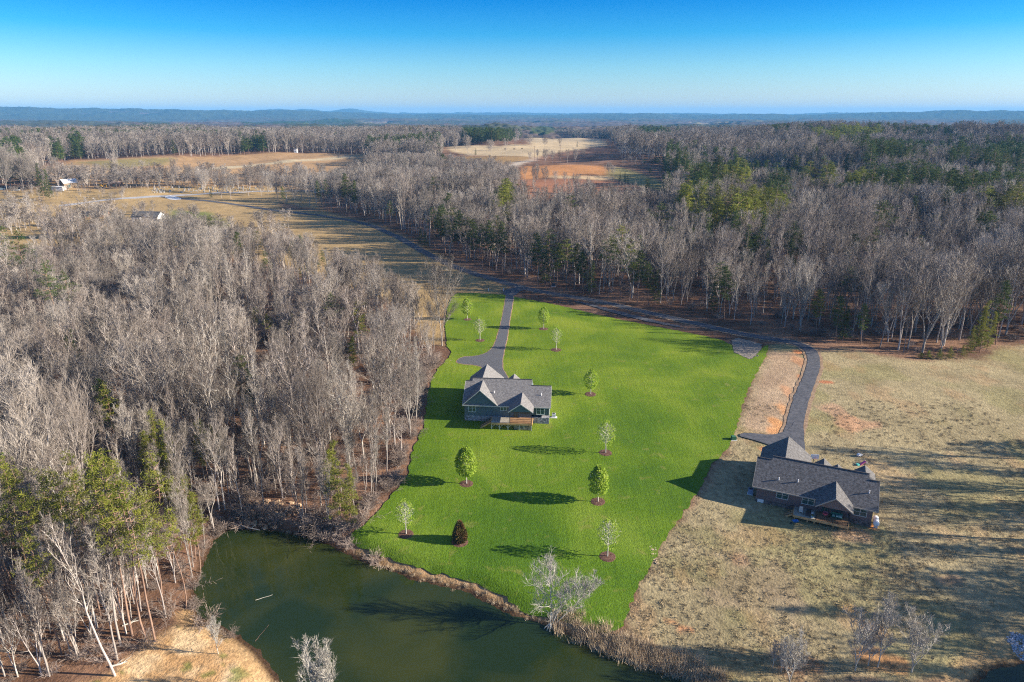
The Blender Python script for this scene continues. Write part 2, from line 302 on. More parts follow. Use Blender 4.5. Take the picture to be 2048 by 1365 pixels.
    for sc, lo, hi, dt in ((1.1, .75, 1.28, 8), (6.0, .75, 1.25, 3), (.13, .86, 1.16, 4)):
        n = t.nodes.new('ShaderNodeTexNoise'); n.inputs['Scale'].default_value = sc; n.inputs['Detail'].default_value = dt; t.links.new(tc.outputs['Object'], n.inputs['Vector'])
        mr = t.nodes.new('ShaderNodeMapRange'); mr.inputs[1].default_value = .3; mr.inputs[2].default_value = .7; mr.inputs[3].default_value = lo; mr.inputs[4].default_value = hi; t.links.new(n.outputs[0], mr.inputs[0])
        vm = t.nodes.new('ShaderNodeVectorMath'); vm.operation = 'SCALE'; t.links.new(out, vm.inputs[0]); t.links.new(mr.outputs[0], vm.inputs['Scale']); out = vm.outputs[0]
    t.links.new(out, b.inputs['Base Color'])
    n = t.nodes.new('ShaderNodeTexNoise'); n.inputs['Scale'].default_value = 2.6; n.inputs['Detail'].default_value = 8; t.links.new(tc.outputs['Object'], n.inputs['Vector'])
    bp = t.nodes.new('ShaderNodeBump'); bp.inputs['Strength'].default_value = .8; bp.inputs['Distance'].default_value = .18; t.links.new(n.outputs[0], bp.inputs['Height']); t.links.new(bp.outputs[0], b.inputs['Normal'])
    link('ground', me, m, kind='structure')
build_ground()

# ------------------------------------------------------------------ sheets laid on the ground
def resample(P, step):
    out = []
    for i in range(len(P)):
        a = P[i]; b = P[(i + 1) % len(P)]; n = max(1, int(np.hypot(*(b - a)) / step))
        for k in range(n): out.append(a + (b - a) * k / n)
    return np.array(out)
def chaikin(P, n=2):
    for _ in range(n):
        Q = np.roll(P, -1, 0); P = np.stack([P * .75 + Q * .25, P * .25 + Q * .75], 1).reshape(-1, 2)
    return P
def sheet(name, P, off, m, step=2.0, jit=0.0, smooth=2, zfn=None, **k):
    P = resample(chaikin(P, smooth), step * .6)
    if jit: P = P + (np.stack([fbm(P[:, 0] / 1.1, P[:, 1] / 1.1 + 5, 3), fbm(P[:, 0] / 1.1 + 50, P[:, 1] / 1.1, 3)], -1) - .5) * jit
    x0, y0 = P.min(0); x1, y1 = P.max(0); gx, gy = np.meshgrid(np.arange(x0, x1, step), np.arange(y0, y1, step)); gx = gx.ravel() + .01; gy = gy.ravel()
    s = sdist(P, gx, gy); kk = s < -step * .35; pts = np.concatenate([P, np.stack([gx[kk], gy[kk]], -1)]); n = len(P)
    vs, _, fs, *_r = delaunay_2d_cdt([Vector(p) for p in pts], [], [list(range(n))], 1, 1e-4)
    V = np.array([(v.x, v.y) for v in vs]); z = (zfn or ground)(V[:, 0], V[:, 1]) + off
    tri = np.array([f for f in fs if len(f) == 3]); a = V[tri[:, 1]] - V[tri[:, 0]]; b = V[tri[:, 2]] - V[tri[:, 0]]; cw = (a[:, 0] * b[:, 1] - a[:, 1] * b[:, 0]) < 0
    tri[cw] = tri[cw][:, ::-1]
    return link(name, mesh_np(name, np.concatenate([V, z[:, None]], 1), tri, True), m, **k)

def lawn_mat():
    m = bpy.data.materials.new('green_turf'); m.use_nodes = True; t = m.node_tree; b = t.nodes['Principled BSDF']; b.inputs['Roughness'].default_value = .9; b.inputs['Specular IOR Level'].default_value = .15
    tc = t.nodes.new('ShaderNodeTexCoord')
    def noi(sc, dt, dist=0, mp=None):
        n = t.nodes.new('ShaderNodeTexNoise'); n.inputs['Scale'].default_value = sc; n.inputs['Detail'].default_value = dt; n.inputs['Distortion'].default_value = dist
        if mp:
            q = t.nodes.new('ShaderNodeMapping'); q.inputs['Scale'].default_value = mp[0]; q.inputs['Rotation'].default_value = (0, 0, mp[1]); t.links.new(tc.outputs['Object'], q.inputs[0]); t.links.new(q.outputs[0], n.inputs['Vector'])
        else: t.links.new(tc.outputs['Object'], n.inputs['Vector'])
        return n.outputs[0]
    def ramp(src, st):
        r = t.nodes.new('ShaderNodeValToRGB'); cr = r.color_ramp
        while len(cr.elements) < len(st): cr.elements.new(.5)
        for e, (p, c) in zip(cr.elements, st): e.position = p; e.color = (*c, 1)
        t.links.new(src, r.inputs[0]); return r.outputs[0]
    def mul(a, c):
        x = t.nodes.new('ShaderNodeMix'); x.data_type = 'RGBA'; x.blend_type = 'MULTIPLY'; x.inputs[0].default_value = 1; t.links.new(a, x.inputs[6]); t.links.new(c, x.inputs[7]); return x.outputs[2]
    c = ramp(noi(.055, 5, .4), [(.32, (.078, .152, .008)), (.5, (.122, .20, .010)), (.66, (.185, .255, .020))])
    c = mul(c, ramp(noi(1.0, 4, 0, ((2.2, .10, 1), .35)), [(.35, (.90, .91, .9)), (.65, (1.08, 1.07, 1.1))]))
    c = mul(c, ramp(noi(2.2, 6), [(.35, (.82, .84, .8)), (.65, (1.16, 1.13, 1.15))]))
    c = mul(c, ramp(noi(7.0, 3), [(.35, (.80, .82, .8)), (.65, (1.18, 1.15, 1.2))]))
    wv = t.nodes.new('ShaderNodeTexWave'); wv.inputs['Scale'].default_value = .22; wv.inputs['Distortion'].default_value = 5; wv.inputs['Detail'].default_value = 3; wv.inputs['Detail Scale'].default_value = .25; wq = t.nodes.new('ShaderNodeMapping'); wq.inputs['Rotation'].default_value = (0, 0, 1.25); t.links.new(tc.outputs['Object'], wq.inputs[0]); t.links.new(wq.outputs[0], wv.inputs[0]); c = mul(c, ramp(wv.outputs[1], [(.2, (.975, .98, .97)), (.8, (1.025, 1.02, 1.03))]))
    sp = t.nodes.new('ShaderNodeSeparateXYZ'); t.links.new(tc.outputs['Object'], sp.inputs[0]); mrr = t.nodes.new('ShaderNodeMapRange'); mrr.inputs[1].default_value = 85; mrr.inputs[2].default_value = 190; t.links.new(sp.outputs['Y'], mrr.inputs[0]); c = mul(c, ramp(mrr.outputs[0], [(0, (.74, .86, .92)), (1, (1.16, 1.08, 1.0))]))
    y = t.nodes.new('ShaderNodeMix'); y.data_type = 'RGBA'; y.inputs[7].default_value = (.22, .22, .05, 1); t.links.new(c, y.inputs[6])
    t.links.new(ramp(noi(.45, 8, .6), [(.60, (0, 0, 0)), (.78, (.8, .8, .8))]), y.inputs[0]); c = y.outputs[2]
    t.links.new(c, b.inputs['Base Color'])
    bp = t.nodes.new('ShaderNodeBump'); bp.inputs['Strength'].default_value = .7; bp.inputs['Distance'].default_value = .16; t.links.new(noi(4.0, 6), bp.inputs['Height']); t.links.new(bp.outputs[0], b.inputs['Normal'])
    return m
M = {}
M['lawn'] = lawn_mat()
M['asphalt'] = mat('asphalt_gravel', (.085, .088, .095), (.14, .14, .145), 3.0, .9, .05, 20)
M['asphalt_dark'] = mat('dark_gravel', (.065, .070, .082), (.12, .12, .13), 1.2, .9, .05, 18)
M['crush'] = mat('crushed_stone', (.11, .11, .11), (.33, .27, .2), 1.1, .9, .2, 3)
M['verge'] = mat('leafy_verge', (.24, .15, .09), (.38, .27, .17), 1.0, .95, .1, 6); M['clay'] = mat('clay_verge', (.36, .20, .11), (.52, .35, .2), 2.0, .95, .1, 6)
M['concrete'] = mat('pale_concrete', (.62, .6, .56), (.74, .72, .68), 1.5, .8)
sheet('lawn', LAWN, .13, M['lawn'], 1.3, 1.2, 1, kind='structure')
D1 = GP([(1013, 586), (1008, 620), (1001, 652), (994, 678), (986, 697), (972, 708), (950, 714), (924, 715), (912, 724), (918, 729), (958, 732), (972, 742), (978, 762), (1022, 768), (1012, 750), (1005, 738), (1005, 720), (1009, 700), (1014, 680), (1018, 650), (1023, 620), (1029, 590)])
def grow(P, d):
    c = np.array([(np.roll(P, -1, 0) - np.roll(P, 1, 0))[:, 1], -(np.roll(P, -1, 0) - np.roll(P, 1, 0))[:, 0]]).T
    c /= np.linalg.norm(c, axis=1)[:, None]; area = np.sum(P[:, 0] * np.roll(P[:, 1], -1) - np.roll(P[:, 0], -1) * P[:, 1]); return P + c * d * (1 if area > 0 else -1)
sheet('driveway_verge', grow(D1, .22), .16, M['clay'], 2.0, .5, 1, kind='structure')
sheet('driveway', D1, .19, M['asphalt'], 1.5, .25, 1, kind='structure')
def ribbon(name, px, w, off, m, jit=.3, **k):
    P = np.array([G(u, v) for u, v in px]); n = 4
    # Catmull-Rom
    Q = []
    for i in range(len(P) - 1):
        p0 = P[max(i - 1, 0)]; p1 = P[i]; p2 = P[i + 1]; p3 = P[min(i + 2, len(P) - 1)]; L = max(2, int(np.hypot(*(p2 - p1)) / 1.5))
        for t in np.arange(L) / L: Q.append(.5 * (2 * p1 + (p2 - p0) * t + (2 * p0 - 5 * p1 + 4 * p2 - p3) * t * t + (3 * p1 - p0 - 3 * p2 + p3) * t ** 3))
    Q = np.array(Q + [P[-1]]); T = np.gradient(Q, axis=0); T /= np.linalg.norm(T, axis=1)[:, None] + 1e-9; N = np.stack([-T[:, 1], T[:, 0]], -1)
    ww = (w if np.isscalar(w) else np.interp(np.linspace(0, 1, len(Q)), np.linspace(0, 1, len(w)), w)) * np.ones(len(Q)); V = []
    for j in range(n + 1):
        s = (j / n - .5); e = (fbm(Q[:, 0] / 1.5 + 20 * j, Q[:, 1] / 1.5, 3) - .5) * jit if j in (0, n) else 0
        X = Q + N * (s * ww + e)[:, None]; V.append(np.concatenate([X, (ground(X[:, 0], X[:, 1]) + off)[:, None]], 1))
    L = len(Q); V = np.concatenate(V); i = np.arange(L - 1); Fa = np.concatenate([np.stack([j * L + i, j * L + i + 1, (j + 1) * L + i + 1, (j + 1) * L + i], -1) for j in range(n)])
    o = link(name, mesh_np(name, V, Fa[:, ::-1], True), m, **k); o.data.flip_normals() if o.data.polygons[0].normal.z < 0 else None; return o
LANE = [(345, 396), (400, 401), (460, 408), (520, 417), (600, 427), (650, 433), (720, 446), (780, 468), (830, 494), (880, 521), (940, 545), (1000, 563), (1050, 577), (1110, 589), (1200, 604), (1300, 627), (1400, 650), (1480, 668), (1550, 680), (1595, 688), (1622, 704), (1627, 730), (1616, 765), (1602, 800), (1592, 840), (1583, 870), (1572, 900)]
ribbon('lane_verge', LANE, 4.9, .08, M['verge'], 1.0, kind='structure')
ribbon('road', LANE, [4.2, 4.2, 4.4, 4.4, 4.1, 3.6, 3.2, 3.4], .15, M['asphalt_dark'], .5, kind='structure')
ribbon('cemetery_road', [(120, 412), (200, 402), (270, 396), (345, 392), (400, 389), (460, 386), (520, 383), (640, 380)], 5, .07, mat('pale_asphalt', (.30, .30, .31), (.4, .39, .38), .3, .9), .6, kind='structure')
sheet('road_apron', GP([(325, 393), (347, 391), (368, 399), (345, 401)]), .16, M['concrete'], 3, 0, 1, kind='structure')
D2 = GP([(1480, 868), (1478, 874), (1500, 880), (1530, 888), (1560, 900), (1570, 925), (1615, 925), (1609, 890), (1608, 860), (1606, 845), (1590, 842), (1580, 858), (1562, 868), (1540, 872), (1510, 868)])
sheet('driveway_beside_brown_house', D2, .19, M['asphalt_dark'], 1.5, .4, 1, kind='structure')
sheet('gravel_pad', GP([(1462, 674), (1520, 688), (1526, 692), (1516, 708), (1501, 722), (1482, 712), (1466, 706)]), .17, M['crush'], 1.5, .9, 1, kind='structure')
ribbon('gravel_spur', [(1150, 603), (1220, 622), (1290, 640), (1360, 655)], [.5, 3, 3.4, 1], .17, M['asphalt_dark'], 1.5, kind='structure')
ribbon('lane_end', [(1020, 592), (1026, 582), (1050, 578)], [4, 6, 5], .20, M['asphalt_dark'], .5, kind='structure')

# ------------------------------------------------------------------ water
def water_mat():
    m = bpy.data.materials.new('pond_water'); m.use_nodes = True; t = m.node_tree; b = t.nodes['Principled BSDF']; b.inputs['Roughness'].default_value = .03; b.inputs['IOR'].default_value = 1.33; b.inputs['Specular IOR Level'].default_value = .5
    tc = t.nodes.new('ShaderNodeTexCoord'); n = t.nodes.new('ShaderNodeTexNoise'); n.inputs['Scale'].default_value = .07; n.inputs['Detail'].default_value = 4; n.inputs['Distortion'].default_value = .5; t.links.new(tc.outputs['Object'], n.inputs['Vector'])
    r = t.nodes.new('ShaderNodeValToRGB'); cr = r.color_ramp; cr.elements[0].position = .35; cr.elements[0].color = (.015, .029, .009, 1); cr.elements[1].position = .7; cr.elements[1].color = (.048, .055, .012, 1)
    t.links.new(n.outputs[0], r.inputs[0]); t.links.new(r.outputs[0], b.inputs['Base Color'])
    w = t.nodes.new('ShaderNodeTexNoise'); w.inputs['Scale'].default_value = 2.2; w.inputs['Detail'].default_value = 4; t.links.new(tc.outputs['Object'], w.inputs['Vector'])
    bp = t.nodes.new('ShaderNodeBump'); bp.inputs['Strength'].default_value = .25; bp.inputs['Distance'].default_value = .012; t.links.new(w.outputs[0], bp.inputs['Height']); t.links.new(bp.outputs[0], b.inputs['Normal'])
    return m
M['water'] = water_mat()
flat = lambda x, y: np.full(np.shape(x), WATER)
sheet('water', grow(POND, 2.0), 0, M['water'], 6, 0, 0, zfn=flat, kind='structure')
sheet('stream_water', grow(POND2, 1.5), 0, M['water'], 6, 0, 0, zfn=flat, kind='structure')
exec_parts = True

# stands of pine in the far woods, by where their crowns show: left, top, right, bottom, share of pines, dark
STANDS = [(1350, 314, 1392, 336, .8, 1), (1373, 342, 1440, 388, .7, 1), (1430, 330, 1535, 350, .8, 0), (1440, 350, 1500, 372, .5, 0), (1521, 352, 1577, 405, .7, 1), (1575, 317, 1603, 334, .8, 0), (1586, 340, 1668, 364, .85, 0), (1670, 325, 1706, 350, .8, 1), (1690, 355, 1772, 380, .85, 0), (1731, 333, 1848, 380, .65, 1),
 (1850, 346, 1910, 364, .6, 1), (1864, 360, 1965, 389, .95, 1), (1975, 349, 2002, 376, .85, 1), (2015, 355, 2060, 373, .85, 1), (1898, 306, 1945, 320, .8, 1), (1950, 312, 2038, 337, .8, 1), (1960, 287, 2060, 310, .8, 1), (1746, 294, 1836, 318, .8, 1), (1955, 401, 2060, 415, .85, 0), (1630, 256, 1766, 276, .9, 0), (1514, 248, 1588, 262, .7, 1),
 (1749, 428, 1782, 449, .85, 1), (1792, 436, 1824, 456, .7, 1), (1857, 449, 2000, 494, .5, 1), (1345, 394, 1440, 418, .85, 0), (1420, 402, 1568, 436, .85, 0), (1196, 303, 1262, 330, .6, 0), (1250, 312, 1345, 356, .75, 0), (1185, 278, 1240, 300, .75, 1), (1281, 290, 1400, 306, .6, 1), (1342, 316, 1392, 334, .8, 1), (1281, 362, 1338, 386, .8, 1),
 (1062, 252, 1112, 269, .85, 1), (919, 254, 1036, 268, .85, 1), (860, 250, 920, 260, .6, 1), (1274, 257, 1352, 270, .75, 1), (482, 237, 702, 248, .95, 0), (560, 246, 720, 260, .7, 1), (0, 279, 46, 313, .7, 1), (96, 279, 122, 300, .7, 1), (137, 275, 162, 302, .8, 1), (475, 271, 532, 290, .7, 1), (284, 243, 340, 256, .7, 1), (14, 244, 275, 257, .5, 1), (1000, 388, 1028, 420, .6, 0), (1700, 280, 1740, 292, .6, 1), (1396, 472, 1418, 498, .6, 1)]
def stand(uu, vv):
    p = np.zeros(len(uu)); dk = np.ones(len(uu)); j = (fbm(uu / 14, vv / 7, 3) - .5)
    for a, t_, c, b_, pr_, q in STANDS:
        cx, cy, rx, ry = (a + c) / 2, (t_ + b_) / 2, (c - a) / 2, (b_ - t_) / 2; k = (np.abs((uu - cx) / rx) ** 2.5 + np.abs((vv - cy) / ry) ** 2.5) < 1 + j * 2.4; p[k] = pr_; dk[k] = q
    return p, dk
# ------------------------------------------------------------------ far woods: one rolling canopy beyond the trees one can tell apart
def build_far():
    rs = [1750.]
    while rs[-1] < 17000: rs.append(rs[-1] * (1.004 if rs[-1] < 5000 else 1.012))
    rs = np.array(rs); A = np.radians(np.arange(-44, 44, .14)); R, T = np.meshgrid(rs, A, indexing='ij'); x = (R * np.sin(T)).ravel(); y = (R * np.cos(T)).ravel(); nt = len(A); nr = len(rs); r = np.hypot(x, y)
    pine = sm(.53, .60, fbm(x / 420 + 3, y / 170 + 12, 4)) * (1 - .6 * sm(5000, 9000, r)); field = sm(.66, .69, fbm(x / 330 + 70, y / 420 + 2, 3)) * (r > 2400)
    z = base(x, y) + (15 + 9 * (vnoise(x / 14, y / 22) - .5) + 5 * (fbm(x / 60, y / 60, 2) - .5) + 3 * pine) * (1 - field) + field * .6
    z = z - 14 * (1 - sm(1750, 1850, r))
    i = (np.arange(nr - 1)[:, None] * nt + np.arange(nt - 1)[None, :]).ravel(); Fa = np.stack([i, i + 1, i + nt + 1, i + nt], -1)
    pj = proj(x, y, z); sp_, sd2 = stand(pj[0], pj[1]); pine = np.maximum(pine * .6, sp_ * (r < 6000)); pine = np.maximum(pine, .75 * sm(5500, 8500, r)); field = field * (sp_ == 0)  # far ridges darkened by distance so blue haze dominates, using the pine colour
    print('MAXZ', z.max())
    me = mesh_np('distant_woods', np.stack([x, y, z], -1), Fa[:, ::-1], False)
    if me.polygons[0].normal.z < 0: me.flip_normals()
    n1 = vnoise(x / 9 + 5, y / 30); n2 = fbm(x / 300, y / 150, 3)
    C = lerp(np.array([.085, .062, .052])[None, :], np.array([.15, .115, .10])[None, :], n1[:, None] * .6 + n2[:, None] * .4)
    C = lerp(C, lerp(np.array([.022, .040, .018])[None, :], np.array([.06, .085, .025])[None, :], n1[:, None]), pine[:, None]); C = lerp(C, np.array([.40, .30, .18])[None, :], (field * (1 - sm(4500, 7000, r)))[:, None])
    ca = me.color_attributes.new('zone', 'FLOAT_COLOR', 'POINT'); ca.data.foreach_set('color', np.concatenate([C, np.ones((len(C), 1))], 1).astype(np.float32).ravel())
    m = bpy.data.materials.new('far_canopy'); m.use_nodes = True; t = m.node_tree; b = t.nodes['Principled BSDF']; b.inputs['Roughness'].default_value = 1; b.inputs['Specular IOR Level'].default_value = 0
    at = t.nodes.new('ShaderNodeAttribute'); at.attribute_name = 'zone'; t.links.new(at.outputs['Color'], b.inputs['Base Color'])
    link('distant_woods', me, m, label='far-off brown and dark green woods rolling away to the blue ridges on the horizon', cat='woods', kind='stuff')
build_far()

# ------------------------------------------------------------------ trees
M['bark'] = mat('grey_bark', (.29, .255, .215), (.52, .48, .42), 1.4, .9, c3=(.36, .31, .28), rand=.3)
M['twig'] = mat('grey_twigs', (.245, .21, .175), (.385, .345, .30), .25, .9, c3=(.17, .135, .11), rand=.40, detail=2)
M['pinebark'] = mat('pine_bark', (.20, .12, .085), (.33, .22, .16), 1.5, .95)
M['needle'] = mat('pine_needles', (.13, .165, .016), (.30, .30, .04), .35, .75, c3=(.17, .18, .025), rand=.3, detail=3, trans=.25)
M['needle_dark'] = mat('dark_needles', (.030, .065, .014), (.095, .130, .024), .35, .8, c3=(.075, .10, .018), rand=.3, detail=3, trans=.2)
M['leaf'] = mat('fresh_leaves', (.24, .38, .03), (.42, .52, .07), .9, .7, detail=3, trans=.45)
M['paletrunk'] = mat('pale_bark', (.42, .40, .34), (.55, .52, .45), 2, .9)

class TreeBuf:
    def __init__(s): s.V = []; s.F4 = []; s.F3 = []; s.n = 0
    def tube(s, P, R, k):
        P = np.asarray(P); m = len(P); T = np.gradient(P, axis=0); T /= np.linalg.norm(T, axis=1)[:, None] + 1e-9
        ref = np.array([0, 0, 1.]) if abs(T[0][2]) < .8 else np.array([1., 0, 0]); A = np.cross(T, ref); A /= np.linalg.norm(A, axis=1)[:, None] + 1e-9; B = np.cross(T, A)
        a = 2 * np.pi * np.arange(k) / k
        V = P[:, None, :] + (A[:, None, :] * np.cos(a)[None, :, None] + B[:, None, :] * np.sin(a)[None, :, None]) * np.asarray(R)[:, None, None]
        i = np.arange(m - 1)[:, None] * k + np.arange(k)[None, :]; j = np.arange(m - 1)[:, None] * k + (np.arange(k) + 1)[None, :] % k
        s.F4.append(s.n + np.stack([i, j, j + k, i + k], -1).reshape(-1, 4)); s.V.append(V.reshape(-1, 3)); s.n += m * k
    def blades(s, P0, P1, w, rg):
        """many thin triangles from P0 to P1, width w at the root"""
        D = P1 - P0; N = rg.normal(size=D.shape); S = np.cross(D, N); S /= np.linalg.norm(S, axis=1)[:, None] + 1e-9; S *= (w / 2)[:, None]
        n = len(P0); V = np.stack([P0 - S, P0 + S, P1], 1).reshape(-1, 3); s.F3.append(s.n + np.arange(3 * n).reshape(-1, 3)); s.V.append(V); s.n += 3 * n
    def quads(s, P0, P1, w, rg):
        D = P1 - P0; N = rg.normal(size=D.shape); S = np.cross(D, N); S /= np.linalg.norm(S, axis=1)[:, None] + 1e-9; S *= (w / 2)[:, None]
        n = len(P0); V = np.stack([P0 - S, P0 + S, P1 + S, P1 - S], 1).reshape(-1, 3); s.F4.append(s.n + np.arange(4 * n).reshape(-1, 4)); s.V.append(V); s.n += 4 * n
    def mesh(s, name, smooth=False):
        return mesh_np(name, np.concatenate(s.V), ([np.concatenate(s.F4)] if s.F4 else []) + ([np.concatenate(s.F3)] if s.F3 else []), smooth)
def unit(v): return v / (np.linalg.norm(v, axis=-1, keepdims=True) + 1e-9)

def bare_tree(seed, Hh=22., cb=.42, spread=3.6, n1=18, n2=7, n3=6, n4=1, tw=.042, fork=0, up=.9, lean=(0, 0), elr=(36, 62)):
    rg = np.random.default_rng(seed); tr = TreeBuf(); cr = TreeBuf()
    stems = []
    def stem(P0, top, r0, k=10):
        t = np.linspace(0, 1, k)[:, None]; P = P0 + (top - P0) * t; wob = np.cumsum(rg.normal(0, .012 * Hh, (k, 2)), 0) * np.sin(t * np.pi) * .55; P[:, :2] += wob
        R = r0 * (1 - t[:, 0] * .88) ** 1.05; tr.tube(P, R, 6); return P, R
    r0 = Hh * .0066 + .03
    if fork == 0:
        stems.append((*stem(np.array([0, 0, -.4]), np.array([lean[0], lean[1], Hh * .98]), r0), cb, n1))
    else:
        zf = Hh * (.12 if fork > 2 else .3); base_ = np.array([0, 0, -.4]); f = np.array([lean[0] * .2, lean[1] * .2, zf]); P = np.linspace(base_, f, 5); tr.tube(P, np.linspace(r0 * 1.2, r0, 5), 7)
        for i in range(fork):
            a = i * 2 * np.pi / fork + rg.uniform(-.4, .4); d = spread * rg.uniform(.35, .75); top = np.array([lean[0] + d * np.cos(a), lean[1] + d * np.sin(a), Hh * rg.uniform(.86, 1)])
            stems.append((*stem(f - [0, 0, .15], top, r0 * .72), max(.1, (cb * Hh - zf) / (Hh - zf)), int(n1 * 1.6 / fork)))
    for P, R, c0, nn in stems:
        L = len(P) - 1
        for i in range(nn):
            t = c0 + (1 - c0) * (i + rg.uniform(0, .9)) / nn; q = t * L; k = min(int(q), L - 1); p = P[k] + (P[k + 1] - P[k]) * (q - k); r = np.interp(q, np.arange(L + 1), R)
            a = i * 2.399 + rg.uniform(-.5, .5); u = (t - c0) / (1 - c0); prof = (1 - u) ** .75 * (.55 + .45 * min(1, u * 4)); ln = spread * (.30 + prof * 1.0) * rg.uniform(.7, 1.25)
            el = math.radians(rg.uniform(elr[0], elr[1]) + 18 * u); d = np.array([math.cos(a) * math.cos(el), math.sin(a) * math.cos(el), math.sin(el)])
            m = 5; B = [p]; dd = d.copy()
            for j in range(m): dd = unit(dd + np.array([0, 0, up * .22]) + rg.normal(0, .14, 3)); B.append(B[-1] + dd * ln * 1.25 / m)
            B = np.array(B); br = np.linspace(min(r * .7, .045 + ln * .018), .018, m + 1); tr.tube(B, br, 4)
            for j in range(n2):
                s = .18 + .8 * (j + rg.uniform(0, .8)) / n2; q2 = s * m; k2 = min(int(q2), m - 1); p2 = B[k2] + (B[k2 + 1] - B[k2]) * (q2 - k2); bd = unit(B[k2 + 1] - B[k2])
                d2 = unit(bd * .8 + unit(rg.normal(size=3)) * .85 + np.array([0, 0, .42 * up])); l2 = ln * rg.uniform(.28, .5) * (1.15 - .55 * s); S = [p2]; d3 = d2
                for _ in range(3): d3 = unit(d3 + rg.normal(0, .16, 3) + np.array([0, 0, .12])); S.append(S[-1] + d3 * l2 / 3)
                S = np.array(S); (tr if j % 2 == 0 else cr).tube(S, np.linspace(.030 + .009 * l2, .012, 4), 3)
                tt = (np.arange(n3) + rg.uniform(0, .9, n3)) / n3 * .9 + .1; q3 = tt * 3; k3 = np.minimum(q3.astype(int), 2); p3 = S[k3] + (S[k3 + 1] - S[k3]) * (q3 - k3)[:, None]
                d4 = unit(unit(S[k3 + 1] - S[k3]) * .9 + unit(rg.normal(size=(n3, 3))) * .9 + np.array([0, 0, .45])); l3 = l2 * rg.uniform(.35, .75, n3) + .25; e3 = p3 + d4 * l3[:, None]
                cr.quads(p3, e3, np.full(n3, tw * .62), rg)
                if n4:
                    for _ in range(n4):
                        w = rg.uniform(.25, .95, n3); p4 = p3 + (e3 - p3) * w[:, None]; d5 = unit(d4 * .9 + unit(rg.normal(size=(n3, 3))) * .8 + np.array([0, 0, .3])); cr.blades(p4, p4 + d5 * (l3 * rg.uniform(.4, .8, n3) + .15)[:, None], np.full(n3, tw * .75), rg)
    return tr, cr

def pine_tree(seed, Hh=20., cb=.5, spread=3.2, nb=34, clumps=5, per=26, cone=0., size=.62, tw=.12, round_=0.):
    rg = np.random.default_rng(seed); tr = TreeBuf(); fo = TreeBuf(); k = 8; t = np.linspace(0, 1, k); P = np.zeros((k, 3)); P[:, 2] = -.4 + t * (Hh * .97 + .4); P[:, :2] = np.cumsum(rg.normal(0, .007 * Hh, (k, 2)), 0)
    R = (Hh * .0040 + .05) * (1 - t * .85); tr.tube(P, R, 6)
    for i in range(nb):
        u = (i + rg.uniform(0, .8)) / nb; z = cb + (1 - cb) * u; q = z * (k - 1); kk = min(int(q), k - 2); p = P[kk] + (P[kk + 1] - P[kk]) * (q - kk)
        prof = (1 - u) ** .8 if cone else (math.sin(math.pi * min(1, .22 + .80 * u)) ** .7 * (1 - .35 * u)); ln = spread * max(.16, prof) * rg.uniform(.55, 1.25); a = i * 2.399 + rg.uniform(-.6, .6)
        el = rg.uniform(-.12, .35) + .5 * u ** 3; d = np.array([math.cos(a) * math.cos(el), math.sin(a) * math.cos(el), math.sin(el)]); e = p + d * ln + np.array([0, 0, .08 * ln])
        tr.tube(np.array([p, (p + e) / 2 - [0, 0, .04 * ln], e]), [.05 + .01 * ln, .03, .012], 3)
        nc = max(2, int(clumps * (.5 + ln / spread)))
        for j in range(nc):
            s = rg.uniform(.3, 1.05); c = p + (e - p) * s + rg.normal(0, .16 * ln * (.4 + s * .5) + .08, 3) * np.array([1, 1, .38]); sz = size * rg.uniform(.7, 1.3)
            dr = unit(rg.normal(size=(per, 3)) + np.array([0, 0, .35])); o = c + rg.normal(0, sz * .42, (per, 3)) * np.array([1, 1, .42]); fo.blades(o, o + dr * sz * rg.uniform(.45, .9, per)[:, None], np.full(per, tw), rg)
    return tr, fo

def leafy_tree(seed, Hh=7.8, wid=2.1, n=2600, leaf=.26, dense=True):
    rg = np.random.default_rng(seed); tr = TreeBuf(); fo = TreeBuf(); k = 7; t = np.linspace(0, 1, k); P = np.zeros((k, 3)); P[:, 2] = -.2 + t * Hh * .94; P[:, :2] = np.cumsum(rg.normal(0, .03, (k, 2)), 0); tr.tube(P, .12 * (1 - t * .85) + .01, 7)
    z0 = .24 * Hh
    for i in range(30 if dense else 46):
        u = (i + rg.uniform(0, .7)) / (30 if dense else 46); z = z0 + (Hh * .9 - z0) * u * .92; pf = math.sin(math.pi * min(1, .16 + .84 * u ** .8)) ** .8; a = i * 2.399; ln = wid * pf * 1.02; p = np.array([np.interp(z, P[:, 2], P[:, 0]), np.interp(z, P[:, 2], P[:, 1]), z])
        e = p + np.array([math.cos(a) * ln, math.sin(a) * ln, ln * rg.uniform(.7, 1.2)]); mid = (p + e) / 2 + rg.normal(0, .08, 3); tr.tube(np.array([p, mid, e]), [.035, .022, .008], 3)
        q = p + (e - p) * rg.uniform(.3, 1, 9)[:, None]; tr.blades(q, q + unit(rg.normal(size=(9, 3)) + [math.cos(a) * .5, math.sin(a) * .5, .9]) * .6, np.full(9, .035 if dense else .045), rg)
    u = rg.uniform(0, 1, n * 2) ** .85; z = z0 + (Hh - z0) * u; pf = np.sin(np.pi * np.clip(.10 + .86 * u ** .85, 0, 1)) ** .75; a = rg.uniform(0, 2 * np.pi, n * 2); rr = wid * pf * np.sqrt(rg.uniform(.2 if dense else .35, 1.1, n * 2))
    X = np.stack([rr * np.cos(a), rr * np.sin(a), z], -1); keep = vnoise(X[:, 0] * 1.9 + seed, X[:, 1] * 1.9 + X[:, 2] * 2.1) > (.34 if dense else .5); X = X[keep][:n]
    o = unit(rg.normal(size=X.shape)); fo.quads(X, X + o * leaf, np.full(len(X), leaf * .8), rg); return tr, fo

